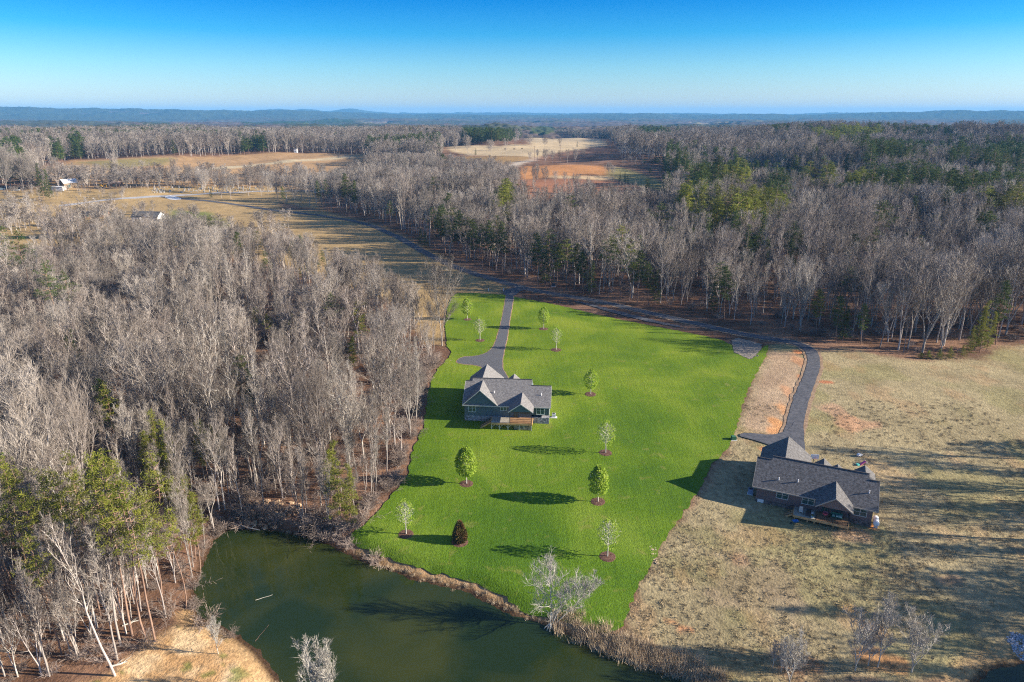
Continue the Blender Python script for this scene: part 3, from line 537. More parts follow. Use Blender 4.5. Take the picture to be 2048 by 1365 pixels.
def bush(seed, Hh=2.6, wid=1.8, stems=14, tw=.05):
    rg = np.random.default_rng(seed); b = TreeBuf()
    for i in range(stems):
        a = rg.uniform(0, 2 * np.pi); d = unit(np.array([math.cos(a) * rg.uniform(.2, 1.0), math.sin(a) * rg.uniform(.2, 1.0), 1.0])); P = [np.array([rg.normal(0, .25), rg.normal(0, .25), -.1])]; L = Hh * rg.uniform(.6, 1.1)
        for j in range(4): d = unit(d + rg.normal(0, .22, 3)); P.append(P[-1] + d * L / 4)
        P = np.array(P); b.tube(P, np.linspace(.03, .008, 5), 3); n = 16; q = rg.uniform(.6, 4, n); k = np.minimum(q.astype(int), 3); p = P[k] + (P[k + 1] - P[k]) * (q - k)[:, None]; e = unit(unit(P[k + 1] - P[k]) + unit(rg.normal(size=(n, 3))) * 1.1)
        E_ = p + e * rg.uniform(.4, 1.0, n)[:, None]; b.quads(p, E_, np.full(n, tw * .5), rg); p2 = (p + E_) / 2; b.blades(p2, p2 + unit(e + unit(rg.normal(size=(n, 3)))) * .5, np.full(n, tw * .6), rg)
    return b

# prototypes ---------------------------------------------------------------
BARE = []; FARB = []; PINE = []; FARP = []
specs = [dict(Hh=22, cb=.42, spread=3.4), dict(Hh=22, cb=.36, spread=3.0, n1=22), dict(Hh=22, cb=.5, spread=3.9, fork=2, n1=20), dict(Hh=22, cb=.34, spread=4.6, fork=3, n1=21),
         dict(Hh=22, cb=.55, spread=3.0, n1=16, lean=(1.2, .5)), dict(Hh=22, cb=.45, spread=4.2, fork=2, n1=22), dict(Hh=22, cb=.3, spread=2.6, n1=24, n2=6)]
for i, s in enumerate(specs): BARE.append(bare_tree(100 + i, **s))
WIDE = [bare_tree(150, Hh=20, cb=.22, spread=7.5, n1=30, n2=9, n3=8, n4=2, fork=4, tw=.036, elr=(25, 50)), bare_tree(151, Hh=20, cb=.25, spread=6.2, n1=28, n2=9, n3=8, n4=2, fork=3, tw=.036, up=.6, elr=(25, 50))]
for i in range(4): FARB.append(bare_tree(200 + i, Hh=22, cb=.30, spread=4.6 + .4 * i, n1=13, n2=5, n3=5, n4=1, tw=.17, fork=[0, 3, 2, 4][i]))
PINE = [pine_tree(300, cb=.52, spread=3.0, nb=24, clumps=4, per=18, tw=.09), pine_tree(301, cb=.42, spread=2.6, nb=36, per=20, tw=.10), pine_tree(302, cb=.60, spread=3.3, nb=20, clumps=4, per=18, tw=.09), pine_tree(303, cb=.12, spread=2.7, nb=56, clumps=4, cone=1, per=22, tw=.10)]
FARP = [pine_tree(350, cb=.3, spread=3.6, nb=22, clumps=4, per=12, size=1.1, tw=.34), pine_tree(351, cb=.15, spread=3.2, nb=26, clumps=4, per=12, size=1.0, tw=.32, cone=1)]
def pair(p, nm, m1, m2):
    a = p[0].mesh(nm + '_trunk', True); a.materials.append(m1); b = p[1].mesh(nm + '_crown'); b.materials.append(m2); return a, b
BAREM = [pair(p, 'bare', M['bark'], M['twig']) for p in BARE]; WIDEM = [pair(p, 'wide', M['bark'], M['twig']) for p in WIDE]
PINEM = [pair(p, 'pine', M['pinebark'], M['needle']) for p in PINE]; PINEDM = [pair(p, 'pine_dark', M['pinebark'], M['needle_dark']) for p in PINE]
M['paletwig'] = mat('pale_twigs', (.32, .295, .25), (.46, .43, .38), 1, .9, detail=2)
SAPM = [pair(bare_tree(180 + i, Hh=7., cb=.22, spread=2.3 - .5 * i, n1=18, n2=6, n3=6, n4=2, tw=.035, fork=[3, 0][i], elr=(25, 60)), 'sapling', M['paletrunk'], M['paletwig']) for i in range(2)]
def joined(p, nm, m1, m2):
    V = []; F4 = []; F3 = []; n = 0; i4 = []; i3 = []
    for w, q in enumerate(p):
        V += q.V
        for f in q.F4: F4.append(f + n); i4 += [w] * len(f)
        for f in q.F3: F3.append(f + n); i3 += [w] * len(f)
        n += q.n
    fs = ([np.concatenate(F4)] if F4 else []) + ([np.concatenate(F3)] if F3 else []); me = mesh_np(nm, np.concatenate(V), fs); me.materials.append(m1); me.materials.append(m2)
    me.polygons.foreach_set('material_index', np.array((i4 + i3)[:len(me.polygons)], np.int32)); return me
def library(name, meshes):
    c = bpy.data.collections.new(name)
    for i, me in enumerate(meshes): c.objects.link(bpy.data.objects.new(f'{name}_{chr(97 + i)}', me))
    return c
BROAD = [bare_tree(160, Hh=22, cb=.34, spread=5.6, n1=22, n2=7, n3=6, n4=1, fork=3, elr=(30, 55)), bare_tree(161, Hh=22, cb=.38, spread=6.2, n1=24, n2=7, n3=6, n4=1, fork=4, elr=(25, 55))]
BARE += BROAD; BAREM += [pair(p, 'broad', M['bark'], M['twig']) for p in BROAD]
LIB_BARE = library('bare_form', [joined(p, 'bare_form', M['bark'], M['twig']) for p in BARE])
LIB_FARB = library('far_bare_form', [joined(p, 'far_bare_form', M['bark'], M['twig']) for p in FARB])
LIB_FARP = library('far_pine_form', [joined(p, 'far_pine_form', M['pinebark'], M['needle']) for p in FARP] + [joined(p, 'far_pine_form2', M['pinebark'], M['needle_dark']) for p in FARP])
LIB_PINE = library('pine_form', [joined(p, 'pine_form', M['pinebark'], M['needle_dark']) for p in PINE])
M['brush'] = mat('brush', (.20, .15, .12), (.36, .29, .24), .3, .95, c3=(.25, .20, .17), rand=.3, detail=2)
def bmesh_(b, m, nm): me = b.mesh(nm); me.materials.append(m); return me
LIB_BUSH = library('bush_form', [bmesh_(bush(400 + i, Hh=2.2 + .5 * i), M['brush'], 'bush_form') for i in range(3)])

def scatter(name, pts, idx, rot, scl, coll, **k):
    pts = np.asarray(pts, float); me = bpy.data.meshes.new(name); me.vertices.add(len(pts)); me.vertices.foreach_set('co', pts.astype(np.float32).ravel())
    for nm, ty, arr, key in (('pid', 'INT', np.asarray(idx, np.int32), 'value'), ('rot', 'FLOAT_VECTOR', np.asarray(rot, np.float32), 'vector'), ('scl', 'FLOAT_VECTOR', np.asarray(scl, np.float32), 'vector')):
        a = me.attributes.new(nm, ty, 'POINT'); a.data.foreach_set(key, arr.ravel())
    o = link(name, me, None, **k); ng = bpy.data.node_groups.new(name, 'GeometryNodeTree'); ng.interface.new_socket('Geometry', in_out='INPUT', socket_type='NodeSocketGeometry'); ng.interface.new_socket('Geometry', in_out='OUTPUT', socket_type='NodeSocketGeometry')
    N = ng.nodes; gi = N.new('NodeGroupInput'); go = N.new('NodeGroupOutput'); ip = N.new('GeometryNodeInstanceOnPoints'); ci = N.new('GeometryNodeCollectionInfo'); ci.inputs['Collection'].default_value = coll; ci.inputs['Separate Children'].default_value = True; ci.inputs['Reset Children'].default_value = True
    def att(nm, ty): a = N.new('GeometryNodeInputNamedAttribute'); a.data_type = ty; a.inputs[0].default_value = nm; return a.outputs[0]
    Lk = ng.links; Lk.new(gi.outputs[0], ip.inputs['Points']); Lk.new(ci.outputs[0], ip.inputs['Instance']); ip.inputs['Pick Instance'].default_value = True; Lk.new(att('pid', 'INT'), ip.inputs['Instance Index']); Lk.new(att('rot', 'FLOAT_VECTOR'), ip.inputs['Rotation']); Lk.new(att('scl', 'FLOAT_VECTOR'), ip.inputs['Scale']); Lk.new(ip.outputs[0], go.inputs[0])
    md = o.modifiers.new('scatter', 'NODES'); md.node_group = ng; return o

def jgrid(x0, x1, y0, y1, s, rg, jit=.75):
    gx, gy = np.meshgrid(np.arange(x0, x1, s), np.arange(y0, y1, s)); gx = gx.ravel() + rg.uniform(-s * jit / 2, s * jit / 2, gx.size); gy = gy.ravel() + rg.uniform(-s * jit / 2, s * jit / 2, gy.size); return gx, gy

# woods: where every tree stands --------------------------------------------
rg = np.random.default_rng(11)
xs, ys, hs = [], [], []
# left wood
gx, gy = jgrid(-190, 10, 60, 420, 5.2, rg, 1.1); k = inside(WOOD_L, gx, gy) & (fbm(gx / 9 + 7, gy / 9, 2) > .36) & (rg.uniform(0, 1, len(gx)) < .74 + .26 * sm(150, 240, gy)); xs.append(gx[k]); ys.append(gy[k]); hs.append(rg.uniform(15.5, 23, k.sum()))
gx, gy = jgrid(-110, -20, 62, 118, 3.0, rg, 1.1); k = inside(WOOD_L, gx, gy) & (rg.uniform(0, 1, len(gx)) < .8); xs.append(gx[k]); ys.append(gy[k]); hs.append(rg.uniform(9, 18, k.sum()))
gx, gy = jgrid(-150, 0, 115, 260, 6.0, rg, 1.1); k = inside(WOOD_L, gx, gy); xs.append(gx[k]); ys.append(gy[k]); hs.append(rg.uniform(8, 14, k.sum()))
# middle and right wood out to 620 m, everything outside the clearings
gx, gy = jgrid(-520, 620, 130, 640, 6.3, rg, 1.0)
MEDGE = WOOD_M[:24]
MW = np.concatenate([WOOD_M, [[620, 640], [-60, 640]], [G(740, 372)], [G(640, 385)]])
k = inside(MW, gx, gy)
for P in CLEAR: k &= ~inside(P, gx, gy)
CUT = GP([(1035, 470), (1060, 440), (1100, 352), (1300, 352), (1340, 395), (1300, 430), (1180, 447)]); k &= ~inside(CUT, gx, gy)
h = rg.uniform(18, 26, len(gx)); xs.append(gx[k]); ys.append(gy[k]); hs.append(h[k])
xs, ys, hs = map(np.concatenate, (xs, ys, hs))
dedge = np.abs(sdist(LAWN, xs, ys)); hs = np.where(dedge < 5, hs * .82, hs)
SKY_M = ([560, 640, 700, 750, 890, 925, 990, 1020, 1110, 1130, 1250, 1330, 1345], [352, 345, 330, 306, 306, 312, 315, 331, 329, 356, 363, 382, 0])
SKY_L = ([-300, 0, 200, 240, 262, 325, 350, 380, 440, 560, 600, 650, 760, 790, 830, 880], [392, 396, 402, 418, 436, 438, 430, 425, 440, 462, 465, 487, 510, 540, 562, 600])
def limit(x, y, hh, left):
    z_ = ground(x, y); uu = proj(x, y, z_)[0]; lim = np.where(left, np.interp(uu, *SKY_L), np.where((uu > 1335) | (uu < 560), 0, np.interp(uu, *SKY_M))); lim = lim + 12 * (fbm(uu / 9., x * 0, 2) - .3); h2 = hh.copy()
    for _ in range(26):
        tv = proj(x, y, z_ + h2)[1]; h2 = np.where(tv < lim, h2 * .95, h2)
    return h2
inL = inside(WOOD_L, xs, ys); hs = hs * (.68 + .62 * fbm(xs / 26, ys / 26, 2)) * rg.uniform(.82, 1.12, len(hs)); hs = limit(xs, ys, hs, inL); kk = hs > 7; xs, ys, hs = xs[kk], ys[kk], hs[kk]
u, v, d = proj(xs, ys, ground(xs, ys)); vis = (u > -260) & (u < 2320) & (v < 1640) & (d > 10); xs, ys, hs, u, v, d = [a[vis] for a in (xs, ys, hs, u, v, d)]
# pine patches in the middle distance, given by where their crowns show
PATCH = []
pprob = np.zeros(len(xs)); pdark = np.ones(len(xs)); ph = hs.copy()
for P, pr_, h_, dk in PATCH:
    k = inside(P, xs, ys); pprob[k] = pr_; pdark[k] = dk; ph[k] = np.maximum(hs[k], h_ + 3) * rg.uniform(.95, 1.15, k.sum()); hs[k] *= (.8 if pr_ > .55 else 1)
cu, cv, _ = proj(xs, ys, ground(xs, ys) + hs * .85); sp_, sk_ = stand(cu, cv); k = (sp_ > 0) & (ys > 280); pprob[k] = np.minimum(1, sp_[k] * 1.25); pdark[k] = sk_[k]; ph[k] = hs[k] * 1.22
nz = fbm(xs / 40 + 60, ys / 40 + 8, 3); pprob = np.where((pprob == 0) & (xs > 60) & (ys > 250), .02 + .3 * sm(.57, .63, nz), pprob); pprob = np.where((pprob == 0) & (xs < 60), .012, pprob)
ispine = rg.uniform(0, 1, len(xs)) < pprob
# pines seen singly: base pixel, crown top pixel, form, dark?
SINGLE = [((871, 503), 412, 0, 1), ((882, 512), 416, 1, 1), ((893, 509), 408, 1, 1), ((908, 520), 413, 0, 1), ((922, 524), 420, 1, 1), ((936, 524), 432, 0, 1), ((953, 537), 437, 1, 1), ((966, 540), 446, 0, 1), ((978, 543), 438, 1, 1), ((991, 547), 428, 0, 1), ((1003, 549), 440, 1, 1), ((1079, 571), 464, 1, 1), ((1090, 574), 490, 3, 1), ((1101, 573), 456, 0, 1), ((1112, 578), 486, 1, 1),
          ((1134, 580), 476, 0, 0), ((1146, 584), 485, 1, 1), ((1168, 588), 500, 1, 1), ((1180, 590), 520, 3, 1), ((1216, 597), 468, 2, 1), ((1240, 596), 449, 2, 0), ((1260, 602), 487, 0, 0), ((1276, 607), 500, 1, 1), ((1298, 611), 522, 1, 1), ((1310, 612), 540, 3, 1), ((782, 462), 400, 0, 1), ((840, 492), 455, 3, 1), ((852, 497), 462, 3, 1), ((1014, 470), 392, 2, 0), ((1018, 500), 425, 2, 0), ((1436, 634), 521, 0, 1), ((1450, 639), 530, 1, 1), ((1424, 630), 560, 3, 1), ((1685, 655), 533, 2, 1), ((1634, 668), 578, 1, 0), ((1674, 686), 592, 1, 1), ((1684, 684), 610, 3, 1), ((1723, 690), 607, 1, 1), ((1412, 520), 474, 2, 0),
          ((1960, 706), 600, 3, 0), ((1948, 702), 612, 3, 0), ((1972, 700), 622, 3, 0), ((1938, 712), 650, 3, 0), ((1900, 719), 693, 3, 0), ((1880, 718), 698, 3, 0), ((1858, 718), 702, 3, 0), ((1840, 716), 705, 3, 0), ((1925, 717), 690, 3, 0), ((1993, 690), 560, 1, 1), ((1985, 500), 448, 1, 1),
          ((600, 560), 478, 2, 1), ((590, 565), 484, 2, 1), ((540, 590), 502, 2, 1), ((650, 580), 500, 2, 1), ((520, 690), 612, 0, 0), ((540, 700), 628, 2, 0), ((590, 700), 628, 2, 0), ((720, 700), 598, 2, 0), ((728, 730), 630, 2, 0), ((706, 770), 672, 1, 0), ((502, 860), 708, 0, 1), ((506, 870), 742, 1, 1), ((498, 880), 790, 3, 1),
          ((685, 1045), 880, 3, 0), ((700, 1052), 925, 3, 0), ((665, 1030), 900, 1, 0), ((330, 1000), 818, 3, 0), ((348, 1010), 836, 3, 0), ((365, 1022), 870, 3, 0), ((312, 1005), 862, 1, 0), ((425, 980), 836, 1, 0), ((438, 985), 850, 2, 0), ((230, 930), 752, 1, 1), ((245, 940), 765, 2, 0),
          ((262, 1272), 905, 0, 0), ((296, 1282), 925, 2, 0), ((311, 1284), 958, 0, 0), ((372, 1218), 1012, 2, 0), ((400, 1148), 985, 1, 0), ((392, 1120), 950, 2, 0), ((140, 1200), 940, 2, 0), ((240, 1210), 905, 2, 0), ((30, 1240), 965, 2, 0), ((-20, 1230), 950, 0, 0), ((185, 1130), 900, 2, 0), ((345, 1130), 900, 2, 0), ((60, 1130), 905, 2, 0), ((200, 1235), 945, 0, 0), ((170, 1200), 935, 2, 0), ((95, 1200), 930, 2, 0), ((60, 1170), 925, 0, 0), ((25, 1190), 930, 2, 0), ((-15, 1180), 935, 0, 0), ((110, 1230), 980, 2, 0), ((330, 1225), 985, 2, 0), ((270, 1190), 890, 0, 0), ((122, 1310), 1065, 2, 0), ((70, 640), 455, 2, 1), ((35, 600), 450, 0, 1), ((125, 700), 520, 2, 1), ((160, 690), 540, 2, 1), ((90, 400), 325, 3, 1), ((100, 402), 338, 3, 1), ((1240, 367), 345, 3, 1), ((1250, 369), 343, 3, 1), ((1256, 366), 350, 3, 1), ((1154, 296), 283, 3, 1), ((1370 - 419, 312), 296, 3, 1), ((427, 512), 430, 2, 1), ((422, 398), 378, 3, 1), ((570, 415), 372, 1, 1), ((700, 430), 352, 0, 1), ((710, 435), 360, 1, 1), ((690, 428), 345, 1, 1), ((640, 418), 360, 1, 1), ((655, 425), 358, 0, 1)]
def htop(x, y, z, vt):
    lo, hi = 1., 45.
    for _ in range(30):
        m = (lo + hi) / 2
        if proj(x, y, z + m)[1] > vt: lo = m
        else: hi = m
    return m
singles = []
for (bu, bv), vt, form, dk in SINGLE:
    p = G(bu, bv); z = gz(*p); singles.append((p[0], p[1], z, htop(p[0], p[1], z, vt), form, dk, bu, bv))

def place(name, meshes, H0, x, y, z, h, rz, label, cat, group, parts=True, wide=1.0, rt=None, sc_xy=None):
    s = h / H0; w = s * wide if sc_xy is None else sc_xy
    t = thing(name, (x, y, z), label, cat, group, rz); t.scale = (w, w, s)
    if rt: t.rotation_euler = (rt[0], rt[1], rz)
    if parts:
        for nm, me in (('trunk', meshes[0]), ('crown', meshes[1])):
            o = bpy.data.objects.new(nm, me); COL.objects.link(o); o.parent = t
    return t
# ---- bare trees standing apart, each with its own label: base pixel, crown top pixel, form, width factor
APART = [((884, 692), 528, WIDEM[1], .85, 'tall bare tree with a broad open crown at the upper left lawn corner', 'tree', .2),
 ((868, 700), 600, BAREM[5], .9, 'slim bare tree just left of the broad-crowned one at the corner of the lawn', 'tree', .1),
 ((842, 815), 735, WIDEM[1], .7, 'low pale bare tree leaning over the house shadow at the left edge of the lawn', 'tree', 1.3),
 ((60, 1085), 775, WIDEM[0], .82, 'large pale bare tree with a fan of upright limbs behind the left-edge pines', 'tree', .4),
 ((175, 1030), 790, WIDEM[0], .6, 'pale bare tree with forked white limbs right of the large fan-shaped one', 'tree', 2.2),
 ((700, 940), 745, WIDEM[1], .72, 'pale many-limbed bare tree in the right-hand edge of the wood above the pond', 'tree', 2.5),
 ((645, 965), 760, WIDEM[0], .7, 'silvery bare tree with arching limbs in the wood left of the green lawn', 'tree', 3.9),
 ((437, 1308), 1243, BAREM[1], 1.3, 'small lone white-barked sapling on the sandy bank left of the pond', 'sapling', 0),
 ((230, 1352), 1015, BAREM[0], .85, 'tall white-barked tree leaning left at the foot of the wood, with a long clean trunk', 'tree', 1.0),
 ((640, 1430), 1305, WIDEM[1], .75, 'small white bare tree at the bottom edge in front of the pond', 'tree', .6),
 ((666, 1440), 1320, BAREM[5], 1.1, 'thin bare sapling right of the small white tree at the bottom edge', 'sapling', .6),
 ((1545, 1335), 1288, BAREM[1], 1.2, 'thin bare sapling, leftmost behind the reeds at the bottom right', 'sapling', 1.),
 ((1562, 1345), 1290, WIDEM[1], .6, 'short bushy bare sapling second from the left behind the reeds', 'sapling', 2.),
 ((1578, 1372), 1284, WIDEM[1], .8, 'white bushy bare tree rising from the reeds at the bottom right', 'tree', 3.),
 ((1710, 1343), 1240, WIDEM[0], .75, 'bushy bare tree left of the tall slim one near the bottom right', 'tree', .3),
 ((1736, 1332), 1258, BAREM[3], 1.0, 'slender bare tree between the bushy one and the tall slim one at the bottom right', 'tree', .1),
 ((1755, 1334), 1205, BAREM[4], .8, 'tall slim bare tree with a straight pale trunk near the bottom right', 'tree', .5),
 ((1823, 1345), 1240, WIDEM[1], .85, 'bare tree leaning right beside the stream, rightmost on the pond bank', 'tree', 4.),
 ((15, 385), 305, WIDEM[0], .8, 'large spreading bare tree over the parked cars at the far left', 'tree', 0), ((45, 378), 312, WIDEM[1], .8, 'spreading bare tree right of the one over the parked cars', 'tree', 1), ((114, 365), 318, WIDEM[0], .7, 'pale-limbed bare tree behind the white shed at the far left', 'tree', 2),
 ((523, 393), 350, WIDEM[1], .9, 'dead pale tree with sparse broken limbs at the corner of the cemetery', 'tree', 3), ((912, 306), 268, WIDEM[0], 1.0, 'round bare oak at the left end of the pale field', 'tree', 3), ((935, 307), 273, WIDEM[1], 1.0, 'second bare oak beside the pale field, right of the round one', 'tree', 3), ((982, 308), 283, WIDEM[0], 1.2, 'low bare tree with a leaning crown in the pale field', 'tree', 3), ((232, 350), 308, WIDEM[1], .8, 'bare tree standing against the tan field at the left', 'tree', 1), ((352, 372), 322, WIDEM[0], .6, 'bare tree with a tall oval crown left of the cemetery, against the tan field', 'tree', 1), ((330, 372), 340, WIDEM[0], 1.0, 'low round bare tree before the left end of the cemetery', 'tree', 1.6)]
napart = 0; apart_xy = []
for (bu, bv), vt, ms, wd, lab, cat, rz in APART:
    p = G(bu, bv); z = gz(*p); h = htop(p[0], p[1], z, vt); H0 = 20. if ms in WIDEM else 22.
    if bu > 1500 and bv > 1300 or (bu > 420 and bv > 1290 and bu < 700): ms = SAPM[0] if ms in WIDEM else SAPM[1]; H0 = 7.; wd = min(1.0, wd * 1.15)
    place('bare_tree' if cat == 'tree' else 'sapling', ms, H0, p[0], p[1], z, h, rz, lab, cat, None, True, wd, (0, .1, 0) if 'leaning right' in lab else ((0, -.12, 0) if 'leaning left' in lab else None)); napart += 1; apart_xy.append((p[0], p[1]))
# scattered trees round the cemetery and fields (base, top)
ROW = [(443, 396, 350), (462, 398, 352), (478, 385, 345), (497, 392, 350), (536, 390, 348), (556, 402, 352), (545, 384, 345), (574, 404, 350), (590, 405, 356), (604, 400, 350), (620, 412, 352), (633, 408, 348), (410, 388, 345), (395, 374, 338), (430, 378, 340), (452, 372, 336), (500, 374, 335), (520, 372, 333), (560, 374, 335), (585, 376, 332), (610, 378, 335), (300, 372, 345), (275, 372, 350), (262, 371, 348), (245, 371, 345), (225, 372, 348), (205, 370, 350), (190, 371, 346), (175, 372, 352), (160, 371, 348), (380, 372, 342), (366, 373, 346), (65, 378, 318), (88, 374, 326), (-15, 384, 312), (-30, 378, 306), (30, 372, 310), (140, 372, 340), (1000, 346, 318), (985, 352, 312), (1015, 352, 325), (960, 350, 318), (1030, 362, 330), (1050, 366, 335), (1070, 372, 338), (1090, 372, 336), (1110, 376, 340), (1130, 380, 345), (1150, 390, 352), (1175, 392, 358), (1060, 326, 303), (1075, 325, 300), (1090, 326, 301), (1105, 326, 302), (1120, 326, 300), (1135, 326, 300), (1150, 325, 300), (1165, 323, 299), (1012, 302, 275), (1030, 297, 274), (1060, 294, 272), (1090, 296, 274), (1120, 296, 275), (1210, 348, 330), (1218, 350, 328), (1226, 352, 332)]
for i, (bu, bv, vt) in enumerate(ROW):
    p = G(bu, bv); z = gz(*p); h = htop(p[0], p[1], z, vt); ms = ([WIDEM[0], WIDEM[1], BAREM[3], BAREM[2]])[i % 4]; H0 = 20. if ms in WIDEM else 22.
    if bu > 640: g = 'bare trees between the far fields'; lab = 'far bare tree in the strips between the pale, orange and red fields'
    elif bv > 376 and bu > 380: g = 'bare trees round the cemetery'; lab = 'bare tree standing in the open grass by the gravestones and the curving lane'
    elif bu > 380: g = 'bare trees behind the cemetery'; lab = 'bare tree in the row behind the gravestones'
    else: g = 'bare trees below the tan field'; lab = 'low bare tree in the thin row below the long tan field at the left'
    place('bare_tree', ms, H0, p[0], p[1], z, h, i * 1.7, lab, 'tree', g, False) if False else None
    t = thing('bare_tree', (p[0], p[1], z), lab, 'tree', g, i * 1.7); s = h / H0; wq = 1.0 if i % 4 < 2 else 1.5; t.scale = (s * wq, s * wq, s)
    for nm, me in (('trunk', ms[0]), ('crown', ms[1])): o = bpy.data.objects.new(nm, me); COL.objects.link(o); o.parent = t
napart += len(ROW)
# the leaning double tree at the water's edge
p = G(1101, 1251); z = gz(*p)
t = thing('bare_tree', (p[0], p[1], z - .1), 'silvery bare tree with one upright and one leaning stem on the pond bank', 'tree')
A = bare_tree(171, Hh=9.8, cb=.18, spread=3.4, n1=26, n2=7, n3=6, n4=2, tw=.034, lean=(-.2, 1.0), elr=(12, 40), up=.5); B = bare_tree(172, Hh=6.6, cb=.42, spread=2.8, n1=20, n2=7, n3=6, n4=2, tw=.034, lean=(6.4, 1.2), elr=(10, 50), up=.4); Cc = bare_tree(173, Hh=7.0, cb=.3, spread=2.2, n1=14, n2=6, n3=6, n4=2, tw=.034, lean=(2.6, .6), elr=(15, 45), up=.5)
for nm, i, m in (('trunk', 0, M['paletrunk']), ('crown', 1, M['paletwig'])):
    b = TreeBuf()
    for q in (A, B, Cc):
        for f in q[i].F4: b.F4.append(f + b.n)
        for f in q[i].F3: b.F3.append(f + b.n)
        b.V += q[i].V; b.n += q[i].n
    if nm == 'trunk':
        for e in [(-.9, -1.6, -.9), (-.3, -2.0, -1.1), (.3, -1.3, -.8), (-1.5, -1.0, -.7)]: b.tube(np.array([(0, 0, .5), (e[0] * .5, e[1] * .5, .25), e]), [.10, .07, .02], 4)
    link(nm, b.mesh(nm), m, t)
napart += 1

# ---- the woods: nearest as single trees, the rest as one mass
kb = ~ispine; bx, by, bh = xs[kb], ys[kb], hs[kb]; bu_, bv_, bd_ = u[kb], v[kb], d[kb]
px_, py_, ph_, pdk, pu, pv, pd_ = xs[ispine], ys[ispine], ph[ispine], pdark[ispine], u[ispine], v[ispine], d[ispine]
def region(x, y, uu, vv):
    if y < 122 and x < -15: return 'bare trees by the near end of the pond', 'tall bare tree in the thin wood between the pond and the left edge'
    if x < 0 and y < 165: return 'bare trees in the wood left of the green lawn', 'bare grey tree in the dense wood left of the lawn and blue-grey house'
    if x < 0 and y < 420 and vv > 480 and inside(WOOD_L, np.array([x]), np.array([y]))[0]: return 'bare trees deep in the left wood', 'bare mauve-grey tree in the upper part of the left wood'
    if uu < 1250: return 'bare trees behind the lane, middle', 'bare tree in the wood behind the lane above the green lawn'
    return 'bare trees behind the lane, right', 'bare tree in the wood behind the lane, right half of the photo'
clear_single = np.ones(len(bx), bool)
for q in apart_xy + [(s_[0], s_[1]) for s_ in singles if s_[4] == 3]: clear_single &= np.hypot(bx - q[0], by - q[1]) > 2.0
for sx_, sy_, sz_, sh_, sf_, sd__, sbu, sbv in singles:
    if sy_ > 480: continue
    if sx_ > -15:
        clear_single &= ~((np.abs(bu_ - proj(sx_, sy_, sz_)[0]) < 11) & (bd_ < proj(sx_, sy_, sz_)[2] + 3) & (bd_ > proj(sx_, sy_, sz_)[2] - 22)); continue
    if sy_ > 330: continue
    us, vs, ds = proj(sx_, sy_, sz_ + sh_ * .8); tv_ = proj(bx, by, ground(bx, by) + bh)[1]; clear_single &= ~((np.abs(bu_ - us) < 15) & (bd_ < ds + 1) & (bd_ > ds - 30) & (tv_ < vs + 70)) | (rg.uniform(0, 1, len(bx)) < .15)
bx, by, bh, bu_, bv_, bd_ = [a[clear_single] for a in (bx, by, bh, bu_, bv_, bd_)]
bz = ground(bx, by)
topv = proj(bx, by, bz + bh)[1]; size = np.where((bu_ > -40) & (bu_ < 2090) & (topv < 1340), bh / bd_, 0); order = np.argsort(-size)
NIND = 299 - napart; forms = rg.integers(0, len(BAREM), len(bx)); rots = rg.uniform(0, 6.28, len(bx)); wds = rg.uniform(.9, 1.4, len(bx)) * np.where(bh < 14, 1.15, 1); forms = np.where((by < 118) & (bx < -20) & (forms > 6), 0, forms); wds = np.where((by < 118) & (bx < -20), wds * .8, wds)
for i in order[:NIND]:
    g, lab = region(bx[i], by[i], bu_[i], bv_[i]); ms = BAREM[forms[i]]; s = bh[i] / 22.; t = thing('bare_tree', (bx[i], by[i], bz[i]), lab, 'tree', g, rots[i]); t.scale = (s * wds[i], s * wds[i], s)
    for nm, me in (('trunk', ms[0]), ('crown', ms[1])): o = bpy.data.objects.new(nm, me); COL.objects.link(o); o.parent = t
r_ = order[NIND:]; tilt = rg.normal(0, .035, (len(bx), 2))
s = bh / 22.; scatter('bare_woods', np.stack([bx, by, bz], -1)[r_], forms[r_], np.stack([tilt[:, 0], tilt[:, 1], rots], -1)[r_], np.stack([s * wds, s * wds, s], -1)[r_], LIB_BARE, label='dense leafless grey-brown woods filling the land behind the lane and left of the lawn', cat='woods', kind='stuff')
# pines
nsing = 0
for (x, y, z, h, form, dk, bu, bv) in singles:
    ms = (PINEDM if dk else PINEM)[form]; s = h / 20.
    if x < -30 and y < 125: g, lab = 'yellow-green pines by the pond', 'tall yellow-green pine with a bare trunk in the clump left of the pond'
    elif x < 0 and y < 330 and bv > 540: g, lab = 'pines in the left wood', 'evergreen standing among the bare trees left of the green lawn'
    elif bu > 1800 and bv > 640: g, lab = 'bushy evergreens at the corner of the right-hand wood', 'bushy evergreen at the wood corner where the dry field begins'
    elif bv > 440: g, lab = 'dark pines along the lane', 'tall dark pine at the edge of the wood along the curving lane'
    else: g, lab = 'far evergreens round the fields', 'small dark evergreen standing by the far fields and the cemetery'
    wq = s * (1.45 if (form == 3 and h < 8) else 1.12); wq = max(wq, .5 * s + .35); wq *= (.84 if g == 'yellow-green pines by the pond' else 1.25 if g == 'dark pines along the lane' else 1)
    t = thing('pine_tree', (x, y, z), lab, 'pine tree', g, rg.uniform(0, 6.28)); t.scale = (wq, wq, s); nsing += 1
    for nm, me in (('trunk', ms[0]), ('crown', ms[1])): o = bpy.data.objects.new(nm, me); COL.objects.link(o); o.parent = t
pz = ground(px_, py_); psz = np.where((pu > 0) & (pu < 2048), ph_ / pd_, 0); po = np.argsort(-psz); NP = 297 - nsing; pform = rg.integers(0, 4, len(px_)); prot = rg.uniform(0, 6.28, len(px_))
